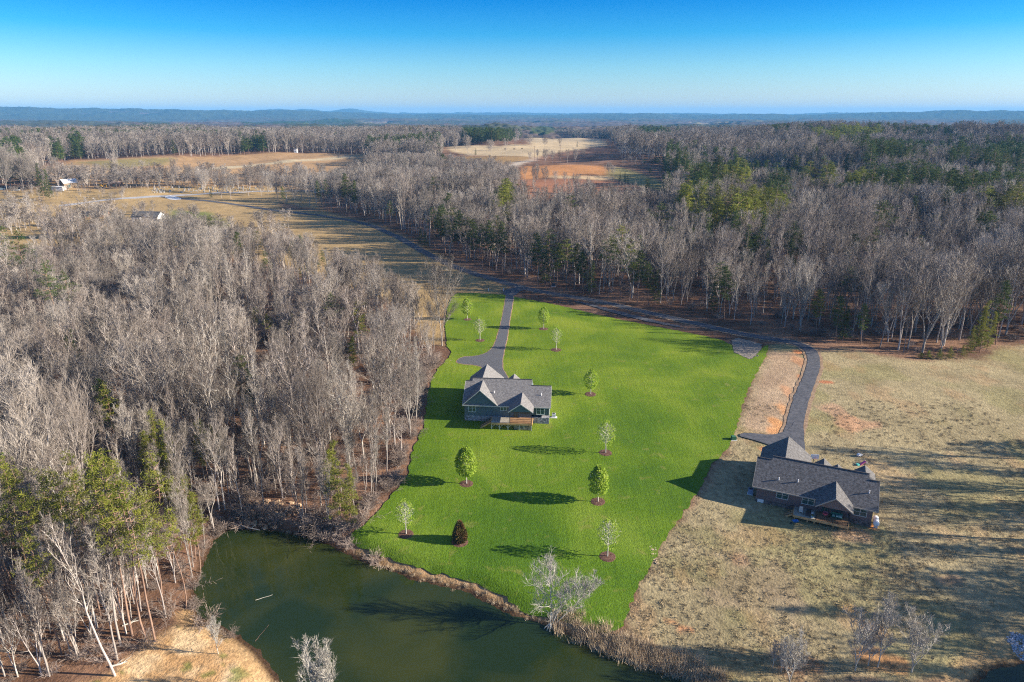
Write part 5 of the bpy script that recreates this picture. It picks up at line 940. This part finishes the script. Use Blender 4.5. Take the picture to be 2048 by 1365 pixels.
    rl.build('railing', M['black'], dk)
    # steps down at the left end
    st = thing('steps', (0, 0, 0), None, None); st.parent = t; stm = MB(); ns = 7 if A else 4; run = .33
    for i in range(ns): stm.box(dx0 - .12 - run * (i + 1), dx0 - .12 - run * i, dy + .4, dy + 1.7, zd - .2 * (i + 1) - .05, zd - .2 * (i + 1))
    stm.build('tread', M['wood'], st)
    for yy in (dy + .33, dy + 1.71): MB().slab([(dx0 - .12, yy, zd - .04), (dx0 - .12 - run * ns, yy, zd - .2 * ns - .04), (dx0 - .12 - run * ns, yy + .06, zd - .2 * ns - .04), (dx0 - .12, yy + .06, zd - .04)], .3).build('stringer', M['wood'], st)
    for yy in (dy + .36, dy + 1.74):
        h_ = MB(); x2 = dx0 - .12 - run * ns; z2 = zd - .2 * ns
        for dz in (.95, .55, .15): h_.tube([(dx0 - .12, yy, zd + dz), (x2, yy, z2 + dz)], .035, 5)
        for i in range(7): f_ = i / 6; x = (dx0 - .15) + (x2 - dx0 + .15) * f_; zz_ = zd + (z2 - zd) * f_; h_.tube([(x, yy, zz_), (x, yy, zz_ + .95)], .028, 4)
        h_.build('handrail', M['black'], st)
    # door and wide window behind the porch
    MB().box(11.0, 12.0, -.11, -.054, zd + .02, zd + 2.1).build('patio_door', M['glass'], t); MB().box(12.5, 14.6, -.11, -.054, zd + .9, zd + 2.1).build('porch_window', M['glass'], t)
    return t
HA = house('blue_grey_house', (-10.6, 140.0), 2.85, -4.6, 'blue-grey one-storey house with grey gabled roofs and rear deck on the green lawn', 'A')
HB = house('brown_house', (44.4, 109.0), .35, -24.5, 'plum-brown one-storey house with charcoal roof and rear deck in the dry yard', 'B')
def local(o, x, y, z):
    a = o.rotation_euler.z; return (o.location.x + x * math.cos(a) - y * math.sin(a), o.location.y + x * math.sin(a) + y * math.cos(a), o.location.z + z)
RA, RB = HA.rotation_euler.z, HB.rotation_euler.z
def on(H_, x, y, dz=0): q = local(H_, x, y, 0); return (q[0], q[1], gz(q[0], q[1]) + dz)
# air conditioner beside house A
t = thing('air_conditioner', on(HA, 19.9, 3.1, .05), 'grey air conditioner on a pale pad at the right end of the blue-grey house', 'air conditioner', None, RA); MB().box(-.75, .75, -.6, .6, -.25, .1).build('pad', M['concrete'], t); MB().box(-.4, .4, -.4, .4, .101, .95).build('casing', M['pvc'], t); MB().lathe([(.33, .951), (.33, .99), (.1, 1.0)], 14).build('fan_grille', M['dark'], t)
t = thing('air_conditioner', on(HB, -1.1, 2.2, .05), 'air conditioner in the shade at the left end of the brown house', 'air conditioner', None, RB); MB().box(-.55, .55, -.55, .55, -.25, .08).build('pad', M['concrete'], t); MB().box(-.42, .42, -.42, .42, .081, 1.0).build('casing', mat('blue_grey_case', (.2, .28, .42)), t); MB().lathe([(.34, 1.001), (.34, 1.04), (.1, 1.05)], 14).build('fan_grille', M['dark'], t)
# propane tank
t = thing('propane_tank', on(HB, 19.65, 1.0, 0), 'white propane tank against the right end wall of the brown house', 'tank', None, RB + math.pi / 2)
b = MB(); b.tube([(-1.3, 0, .85), (-1.22, 0, .85), (-1.05, 0, .85), (1.05, 0, .85), (1.22, 0, .85), (1.3, 0, .85)], [.12, .36, .48, .48, .36, .12], 18); b.build('tank_body', M['white'], t, True); MB().lathe([(.16, 1.3), (.16, 1.48), (.08, 1.52)], 10).build('valve_cover', M['white'], t)
for x in (-.8, .8): MB().box(x - .08, x + .08, -.3, .3, -.2, .46).build('leg', M['pvc'], t)
# things on and by the deck of house B
t = thing('hanging_chair', local(HB, 11.6, -1.4, -2.72), 'red-pink hanging swing seat under the porch roof of the brown house', 'swing', None, RB); b = MB(); b.tube([(-.35, 0, .5), (-.3, 0, .9), (-.05, 0, 2.1)], .02, 4); b.tube([(.35, 0, .5), (.3, 0, .9), (.05, 0, 2.1)], .02, 4); b.build('rope', M['woodgrey'], t); b = MB(); b.lathe([(.1, .38), (.4, .45), (.5, .75), (.46, .76), (.34, .5)], 12); b.build('seat', mat('pink_cloth', (.6, .1, .16)), t)
t = thing('garden_bench', local(HB, 13.4, -1.3, -2.75), 'dark green garden furniture piled with cushions on the porch of the brown house', 'bench', None, RB); b = MB().box(-.9, .9, -.35, .35, .38, .46); b.box(-.9, .9, .30, .36, .46, 1.0); b.build('seat', mat('green_paint', (.03, .14, .10)), t)
for sx in (-.82, .82):
    for sy in (-.28, .28): MB().box(sx - .04, sx + .04, sy - .04, sy + .04, 0, .379).build('leg', M['dark'], t)
b = MB(); 
for i, (x, c) in enumerate(((-.5, 0), (.1, 0), (.6, 0))): b.box(x - .22, x + .22, -.22, .22, .461, .62 + .05 * i)
b.build('cushion', mat('teal_white_cloth', (.08, .4, .32), (.7, .7, .68), 6), t)
t = thing('grill', local(HB, 8.9, -2.2, -2.75), 'black lidded grill on the open deck of the brown house', 'grill', None, RB); MB().box(-.4, .4, -.28, .28, 0, .7).build('cabinet', M['dark'], t); MB().prism([(-.42, .701), (.42, .701), (.42, .95), (.2, 1.12), (-.2, 1.12), (-.42, .95)], -.3, .3).build('lid', M['black'], t); MB().box(.43, .8, -.25, .25, .66, .72).build('side_shelf', M['pvc'], t)
t = thing('deck_chair', local(HB, 7.7, -1.9, -2.75), 'beige high-backed chair on the open deck of the brown house, left of the grill', 'chair', None, RB); MB().box(-.3, .3, -.3, .3, .38, .46).build('seat', M['trim1'], t); MB().box(-.3, .3, .24, .31, .461, 1.15).build('backrest', M['trim1'], t)
for sx in (-.25, .25):
    for sy in (-.25, .2): MB().box(sx - .03, sx + .03, sy - .03, sy + .03, 0, .379).build('leg', M['trim1'], t)
t = thing('planter', local(HB, 9.6, -2.7, -2.75), 'small pale blue tub at the front of the open deck beside the grill', 'tub', None, RB); b = MB(); b.lathe([(.18, 0), (.26, .4), (.23, .41), (.2, .3)], 12); b.build('tub', mat('blue_tub', (.3, .45, .55)), t); MB().lathe([(.2, .30), (.12, .5), (.03, .6)], 9).build('plant', M['needle'], t)
t = thing('wheelbarrow', on(HB, 7.0, -4.3, 0), 'blue-trayed wheelbarrow in the shade before the deck steps of the brown house', 'wheelbarrow', None, RB + .5); b = MB(); b.add([(-.5, -.3, .6), (.5, -.35, .65), (.5, .35, .65), (-.5, .3, .6), (-.25, -.18, .3), (.3, -.2, .3), (.3, .2, .3), (-.25, .18, .3)], [(4, 5, 6, 7), (0, 1, 5, 4), (1, 2, 6, 5), (2, 3, 7, 6), (3, 0, 4, 7)]); b.build('tray', mat('blue_tray', (.04, .2, .5)), t)
b = MB(); b.tube([(-.7, 0, .2), (-.6, .3, .45), (1.1, .35, .55)], .03, 5); b.tube([(-.7, 0, .2), (-.6, -.3, .45), (1.1, -.35, .55)], .03, 5); b.tube([(.4, .3, .5), (.45, .3, 0)], .03, 5); b.tube([(.4, -.3, .5), (.45, -.3, 0)], .03, 5); b.build('handle_frame', M['dark'], t); b = MB(); b.tube([(-.7, -.05, .2), (-.7, .05, .2)], .2, 14); b.build('wheel', M['black'], t)
# utility boxes
def ubox(px, lab, s=1.0, c=(.035, .13, .07)):
    p = G(*px); t = thing('utility_box', (p[0], p[1], gz(*p)), lab, 'utility box'); t.scale = (s, s, s); MB().box(-.75, .75, -.65, .65, -.2, .12).build('pad', M['concrete'], t); MB().prism([(-.6, .121), (.6, .121), (.6, .85), (.5, 1.0), (-.5, 1.0), (-.6, .9)], -.5, .5).build('cabinet', mat('utility_green', c, tuple(q * 1.3 for q in c)), t)
ubox((1467, 880), 'dark green utility box on a pale pad where the lawn meets the brown house driveway', .85); ubox((1107, 573), 'dark utility box beside the lane at the edge of the wood above the lawn', 1.2, (.05, .06, .08))
for px, lab in (((977, 583), 'short white marker post left of the driveway mouth'), ((1007, 583), 'short white marker post at the driveway mouth, nearest the driveway')):
    p = G(*px); MB().box(-.12, .12, -.1, .1, -.2, 1.15).add([(-.12, -.1, 1.151), (.12, -.1, 1.151), (.12, .1, 1.151), (-.12, .1, 1.151), (0, 0, 1.3)], [(0, 1, 4), (1, 2, 4), (2, 3, 4), (3, 0, 4), (3, 2, 1, 0)]).build('marker_post', M['white'], None, label=lab, cat='post').location = (p[0], p[1], gz(*p))
# yard toys, hoop and sticks
p = G(1719, 913); t = thing('toy_car', (p[0], p[1], gz(*p)), 'small white ride-on toy lying in the dry grass beyond the brown house', 'toy', None, .4); b = MB(); b.prism([(-.55, .12), (.55, .12), (.6, .35), (.2, .42), (.05, .62), (-.35, .62), (-.6, .4)], -.28, .28); b.build('body', M['white'], t)
for x in (-.38, .38):
    for y in (-.3, .3): b = MB(); b.tube([(x, y - .05, .14), (x, y + .05, .14)], .14, 10); b.build('wheel', M['black'], t)
p = G(1727, 930); t = thing('toy_slide', (p[0], p[1], gz(*p)), 'pink, white and teal plastic play slide on the dry grass beyond the brown house', 'toy', None, .2); MB().slab([(-.9, -.25, .1), (-.9, .25, .1), (.3, .25, .85), (.3, -.25, .85)][::-1], .08).build('chute', mat('pink_plastic', (.75, .12, .3)), t); b = MB()
for y in (-.28, .28): b.tube([(.35, y, .86), (.85, y, 0)], .04, 5)
for f in (.25, .5, .75): b.tube([(.35 + .5 * f, -.28, .86 * (1 - f)), (.35 + .5 * f, .28, .86 * (1 - f))], .035, 5)
b.build('ladder', M['white'], t); MB().box(-1.5, -1.0, -.2, .3, 0, .3).build('step_block', mat('teal_plastic', (.1, .5, .45)), t)
q = on(HB, 9.0, 16.0); t = thing('basketball_hoop', q, 'pale blue-white basketball board half hidden behind the garage roof of the brown house', 'basketball hoop', None, RB + .3); MB().tube([(0, 0, -.2), (0, 0, 2.7), (0, -.4, 3.1)], .06, 6).build('pole', M['dark'], t); MB().box(-.75, .75, -.48, -.43, 2.7, 3.7).build('backboard', mat('board_blue', (.45, .65, .8), (.8, .85, .9), 1), t); b = MB(); b.tube([(.23 * math.cos(a * .6283), -.75 + .23 * math.sin(a * .6283), 2.95) for a in range(11)], .02, 5, False); b.build('rim', mat('rim_orange', (.6, .15, .03)), t)
def log(px0, px1, r, lab, z=None, m='bark', cat='log', nm='fallen_log'):
    a = G(*px0) if z is None else upz(*px0, z); c = G(*px1) if z is None else upz(*px1, z); za = (gz(*a) if z is None else z) + r * .6; zc = (gz(*c) if z is None else z) + r * .6
    b = TreeBuf(); n = 7; t_ = np.linspace(0, 1, n)[:, None]; P = np.array([a[0], a[1], za]) * (1 - t_) + np.array([c[0], c[1], zc]) * t_; P[1:-1, :2] += np.random.default_rng(int(px0[0])).normal(0, .08, (n - 2, 2)); b.tube(P, np.linspace(r, r * .5, n), 6)
    for k_ in (2, 4): b.tube(np.array([P[k_], P[k_] + [.5, .3, .35], P[k_] + [.9, .7, .5]]), [r * .4, r * .25, .01], 4) if r > .05 else None
    link(nm, b.mesh(nm), M[m], label=lab, cat=cat)
log((511, 1201), (545, 1190), .04, 'pale dead branch floating in the pond', WATER + .02, 'paletrunk', 'branch', 'floating_branch'); log((510, 1283), (538, 1250), .015, 'thin stick poking out of the pond by the left bank', WATER + .02, 'pinebark', 'branch', 'floating_branch')
log((220, 1335), (255, 1325), .16, 'short pale log lying on the sandy bank at the bottom left', None, 'paletrunk'); log((245, 1253), (280, 1240), .12, 'thin pale log at the foot of the trees above the sandy bank', None, 'paletrunk'); log((468, 1050), (520, 1062), .16, 'bleached fallen trunk reaching into the head of the pond', WATER + .25, 'paletrunk'); log((345, 1065), (395, 1058), .15, 'dead trunk lying in the brush left of the pond head', None, 'bark'); log((440, 830), (475, 850), .16, 'long pale fallen tree on the litter in the left wood', None, 'paletrunk')
# white stones at the bottom right and rubble by the shore
st_ = []
rs_ = np.random.default_rng(21)
def stones(name, cx, cy, rx, ry, n, size, m, label):
    b = MB()
    for i in range(n):
        a = rs_.uniform(0, 6.28); q = math.sqrt(rs_.uniform(0, 1)); x = cx + rx * q * math.cos(a); y = cy + ry * q * math.sin(a); s = size * rs_.uniform(.5, 1.4); z = gz(x, y) + s * .2
        V = [(x + s * (dx + rs_.normal(0, .12)), y + s * (dy_ + rs_.normal(0, .12)), z + s * (dz * .7 + rs_.normal(0, .1))) for dx, dy_, dz in ((-.5, -.4, -.5), (.5, -.45, -.5), (.45, .5, -.5), (-.5, .4, -.5), (-.3, -.3, .4), (.35, -.25, .45), (.25, .35, .35), (-.35, .3, .4))]
        b.add(V, [(0, 3, 2, 1), (4, 5, 6, 7), (0, 1, 5, 4), (1, 2, 6, 5), (2, 3, 7, 6), (3, 0, 4, 7)])
    b.build(name, m, None, label=label, cat='stones', kind='stuff')
M['riprap'] = mat('pale_stone', (.30, .32, .36), (.55, .56, .6), 4, .8)
p = G(2044, 1300); stones('stones', p[0] + .5, p[1], 1.9, 2.8, 420, .22, M['riprap'], 'heap of pale blue-white stones at the right edge above the stream'); p = G(1500, 708); stones('gravel_stones', p[0], p[1], 2.2, 3.2, 260, .3, M['crush'], 'loose grey and tan stones on the gravel pad beside the lane')
p = G(540, 1022); stones('bank_rubble', p[0], p[1], 5.5, 3, 160, .55, mat('tan_rubble', (.34, .22, .13), (.52, .38, .25), 2, .95), 'tan rubble on the bank at the head of the pond'); p = G(1308, 1110); stones('rubble', p[0], p[1], .6, 2.4, 60, .25, M['reed'], 'pale rubble at the edge of the lawn and the dry yard')
# ------------------------------------------------------------------ far left: cemetery, sheds, cars, farmhouse
gm = mat('gravestone', (.26, .26, .25), (.5, .48, .45), .4, .7, rand=.25); gmesh = []
for i, (w_, h_, d_) in enumerate(((1.0, 1.3, .35), (.8, 1.7, .35), (1.5, 1.1, .4))):
    b = MB(); b.box(-w_ * .65, w_ * .65, -d_, d_, -.3, .2); b.prism([(-w_ / 2, .201), (w_ / 2, .201), (w_ / 2, h_ * .8), (w_ * .25, h_), (-w_ * .25, h_), (-w_ / 2, h_ * .8)], -d_ / 2, d_ / 2); me = b.mesh('gravestone'); me.materials.append(gm); gmesh.append(me)
b = MB(); b.box(-.45, .45, -.45, .45, -.3, .4); b.add([(-.3, -.3, .401), (.3, -.3, .401), (.3, .3, .401), (-.3, .3, .401), (-.15, -.15, 2.6), (.15, -.15, 2.6), (.15, .15, 2.6), (-.15, .15, 2.6), (0, 0, 2.95)], [(0, 1, 5, 4), (1, 2, 6, 5), (2, 3, 7, 6), (3, 0, 4, 7), (4, 5, 8), (5, 6, 8), (6, 7, 8), (7, 4, 8)]); me = b.mesh('obelisk'); me.materials.append(gm); gmesh.append(me)
rs_ = np.random.default_rng(31)
for i in range(120):
    row = i % 4; uu = rs_.uniform(305, 545) if i < 95 else rs_.uniform(285, 610); vv = 377 + row * 2.9 + rs_.uniform(-.6, .6) - (uu - 305) * .006
    p = G(uu, vv); f = rs_.choice([0, 0, 1, 2, 3], p=None); o = bpy.data.objects.new('gravestone', gmesh[f]); COL.objects.link(o); o.location = (p[0], p[1], gz(*p)); o.rotation_euler = (0, 0, rs_.normal(0, .15)); s = rs_.uniform(.6, .95); o.scale = (s, s, s)
    tag(o, 'pale grey gravestone in the rows of the distant cemetery' if f != 3 else 'taller pale obelisk among the rows of gravestones', 'gravestone', 'gravestones' if f != 3 else 'obelisks in the cemetery')
def simple_house(nm, px, w_, d_, h_, pitch, rz, wm, rm, lab, cat='house', gables=(), win=(), dz=0, ox=0):
    p = G(*px); z = gz(*p); t = thing(nm, (p[0], p[1], z), lab, cat, None, rz); b = MB().box(-w_ / 2, w_ / 2, 0, d_, -1, h_); zr = h_ + pitch * d_ / 2
    b.add([(-w_ / 2, .02, h_), (-w_ / 2, d_ - .02, h_), (-w_ / 2, d_ / 2, zr - .1), (w_ / 2, .02, h_), (w_ / 2, d_ - .02, h_), (w_ / 2, d_ / 2, zr - .1)], [(0, 1, 2), (5, 4, 3), (0, 2, 5, 3), (1, 4, 5, 2)]); b.build('wall', wm, t)
    e = .45; r = MB(); X0, X1 = -w_ / 2 - .4, w_ / 2 + .4; r.slab([(X0, d_ / 2, zr), (X0, -e, h_ - pitch * e), (X1, -e, h_ - pitch * e), (X1, d_ / 2, zr)], .18); r.slab([(X1, d_ / 2, zr), (X1, d_ + e, h_ - pitch * e), (X0, d_ + e, h_ - pitch * e), (X0, d_ / 2, zr)], .18); r.build('roof', rm, t)
    for gx_, hw, gh in gables:
        g = MB(); gable_roof(g, gx_, hw, h_ + gh, -1.6, d_ * .45, h_ - .1, .15); o = g.build('gable_roof', rm, t); MB().prism([(gx_ - hw + .2, h_ - .1), (gx_ + hw - .2, h_ - .1), (gx_, h_ + gh - .25)], -1.4, -1.25).build('gable_wall', wm, o)
        for sx in (-1, 1): MB().box(gx_ + sx * (hw - .4) - .1, gx_ + sx * (hw - .4) + .1, -1.4, -1.2, -1, h_ - .101).build('porch_post', wm, o)
    for x, z0_, ww, hh_ in win: f = MB().box(x - ww / 2 - .1, x + ww / 2 + .1, -.07, -.003, z0_ - .1, z0_ + hh_ + .1).build('window', M['frame2'], t); MB().box(x - ww / 2, x + ww / 2, -.10, -.073, z0_, z0_ + hh_).build('pane', M['glass'], f)
    return t
simple_house('white_farmhouse', (290, 446), 17, 9, 3.8, .6, -.1, M['white'], M['roof2'], 'white house with a dark roof and small porch gable behind the left wood', 'house', [(1.5, 2.6, 1.7)], [(-6.5, 1, 1.1, 1.5), (-3.6, 1, 1.1, 1.5), (5.4, 1, 1.1, 1.5), (7.4, 1, .9, 1.4)])
simple_house('grey_roofed_house', (190, 436), 15, 8, 2.2, .5, .35, M['pinebark'], M['roof2'], 'low house with a dark roof mostly hidden in the trees left of the white house', 'house', (), [(-4, .8, 1.2, 1.2), (2, .8, 1.2, 1.2)]) 
simple_house('white_shed', (115, 382), 9, 5, 3.2, .12, 0, mat('white_metal', (.72, .72, .7), (.5, .46, .42), .8), mat('metal_roof', (.6, .6, .6)), 'low white metal shed in the yard at the far left', 'shed', (), [(-2, .2, 1.8, 2.2)])
simple_house('barn', (144, 376), 11, 10, 4.2, .55, .9, mat('tan_boards', (.3, .22, .14), (.22, .16, .1)), mat('white_metal_roof', (.62, .62, .62)), 'barn with a bright white metal roof right of the white shed', 'barn', (), [(-2, .2, 2.2, 2.4)])
simple_house('small_barn', (228, 374), 9, 6, 3.2, .4, 0, mat('brown_boards', (.2, .13, .09)), mat('rusty_roof', (.55, .38, .28), (.68, .5, .38), .5), 'small shed with a pale rusty roof behind a dark bush', 'shed', (), [(0, .2, 1.6, 2)])
simple_house('brick_house', (652, 392), 18, 9, 3, .45, 0, mat('red_brick', (.42, .14, .08), (.5, .2, .12), 2), mat('blue_roof', (.3, .36, .42)), 'red brick house with a pale blue-grey roof half hidden behind the cemetery trees', 'house', (), [(-5, .8, 1.4, 1.3), (0, .8, 1.4, 1.3), (5, .8, 1.4, 1.3)])
simple_house('white_cottage', (945, 343), 13, 9, 6.5, .55, .1, M['white'], M['roof1'], 'white cottage glimpsed among the bare trees before the brown field', 'house', [(0, 2.5, 1.6)], [(-4, 1.2, 1.2, 1.4), (4, 1.2, 1.2, 1.4)])
simple_house('small_white_house', (979, 336), 6, 5, 4, .5, 0, M['white'], M['roof1'], 'tiny white building right of the white cottage', 'house', (), [(0, 1, 1.2, 1.2)])
simple_house('field_hut', (591, 306), 4, 3, 5, .3, 0, M['white'], M['roof1'], 'small white hut at the far edge of the long tan field', 'hut', (), [(0, 1, 1, 1.2)])
def car(px, lab, c, rz):
    p = G(*px); t = thing('parked_car', (p[0], p[1], gz(*p)), lab, 'car', None, rz); cm = mat('car_paint', c, c, 1, .3, spec=.6); b = MB(); b.prism([(-2.2, .35), (2.2, .35), (2.25, .85), (1.1, .95), (-1.9, .98), (-2.25, .8)], -.88, .88); b.build('body', cm, t)
    MB().prism([(-1.7, .981), (1.05, .955), (.35, 1.5), (-1.2, 1.52)], -.76, .76).build('cabin_glass', M['glass'], t); MB().box(-1.15, .3, -.7, .7, 1.521, 1.57).build('roof', cm, t)
    for x in (-1.35, 1.4):
        for y in (-.82, .82): b = MB(); b.tube([(x, y - .1, .33), (x, y + .1, .33)], .33, 12); b.build('wheel', M['black'], t)
car((34, 382), 'white car parked beneath the spreading tree at the far left', (.75, .75, .75), .05); car((50, 379), 'dark car parked right of the white one at the far left', (.04, .04, .06), .1); car((15, 376), 'silver-white van-like car deeper under the trees at the far left', (.6, .62, .65), -.2); car((4, 380), 'pale blue-grey car at the extreme left edge', (.3, .4, .5), .3)
# yellow digger by the shed row
p = G(203, 376); t = thing('digger', (p[0], p[1], gz(*p)), 'yellow digger parked in the grass right of the barn', 'digger'); ym = mat('digger_yellow', (.6, .33, .04)); MB().box(-1.6, 1.6, -1.1, 1.1, 0, .8).build('tracks', M['dark'], t); MB().prism([(-1.6, .801), (1.2, .801), (1.2, 1.7), (.2, 1.7), (.1, 2.6), (-1.0, 2.6), (-1.2, 1.7), (-1.6, 1.6)], -.9, .9).build('cab', ym, t); b = MB(); b.tube([(1.1, 0, 1.4), (3.0, 0, 3.2), (4.2, 0, 2.4), (4.3, 0, .6)], .18, 6); b.build('arm', ym, t)
# grazing animals and power poles by the pale field
def cow_mesh():
    b = MB(); b.tube([(-1.05, 0, 1.1), (-.9, 0, 1.12), (-.3, 0, 1.02), (.5, 0, 1.05), (.9, 0, 1.15), (1.25, 0, 1.2), (1.5, 0, .85), (1.6, 0, .45), (1.75, 0, .22)], [.1, .32, .42, .4, .34, .2, .16, .15, .08], 10)
    for x, y in ((-.8, -.2), (-.8, .2), (.75, -.2), (.75, .2)): b.tube([(x, y, .9), (x + (.1 if x > 0 else -.12), y, .5), (x, y, .0)], [.15, .08, .06], 7)
    b.tube([(-1.05, 0, 1.2), (-1.2, 0, .9), (-1.2, 0, .45)], [.05, .03, .05], 5); b.tube([(1.45, -.1, .98), (1.5, -.28, .98)], [.05, .02], 5); b.tube([(1.45, .1, .98), (1.5, .28, .98)], [.05, .02], 5); me = b.mesh('cow', True); me.materials.append(mat('dark_hide', (.03, .02, .015), (.06, .035, .025))); return me
cm_ = cow_mesh()
for i, (uu, vv, lab) in enumerate(((1010, 300, 'dark cow grazing in the pale field, leftmost of three'), (1028, 300, 'dark cow grazing in the pale field, the middle one'), (1044, 299, 'dark cow grazing in the pale field, rightmost of three'))):
    p = G(uu, vv); o = bpy.data.objects.new('cow', cm_); COL.objects.link(o); o.location = (p[0], p[1], gz(*p)); o.rotation_euler = (0, 0, .3 * i); o.scale = (1.15, 1.15, 1.15); tag(o, lab, 'cow', 'cattle in the pale field')
for uu, vv, h_, lab in ((1069, 322, 16, 'wooden power pole at the edge of the pale field, left one'), (1120, 318, 16, 'wooden power pole above the tree row, right of the other')):
    p = G(uu, vv); t = thing('power_pole', (p[0], p[1], gz(*p)), lab, 'power pole', 'power poles by the far field'); MB().tube([(0, 0, -1), (0, 0, h_)], [.25, .17], 6).build('pole', M['pinebark'], t); MB().box(-1.3, 1.3, -.08, .08, h_ - 1.2, h_ - 1.0).build('crossarm', M['pinebark'], t)

# ------------------------------------------------------------------ haze over the whole land
b = MB().box(-21000, 21000, -3000, 20500, -75, 212); hz = b.mesh('haze'); hm = bpy.data.materials.new('haze'); hm.use_nodes = True; nt = hm.node_tree
nt.nodes.remove(nt.nodes['Principled BSDF']); pv = nt.nodes.new('ShaderNodeVolumePrincipled'); pv.inputs['Density'].default_value = HAZE_D = 7.0e-5; pv.inputs['Color'].default_value = (.18, .54, 1.0, 1); pv.inputs['Anisotropy'].default_value = 0.0
nt.links.new(pv.outputs[0], nt.nodes['Material Output'].inputs['Volume']); link('haze', hz, hm, kind='stuff', label='thin blue haze over the distant land', cat='haze')
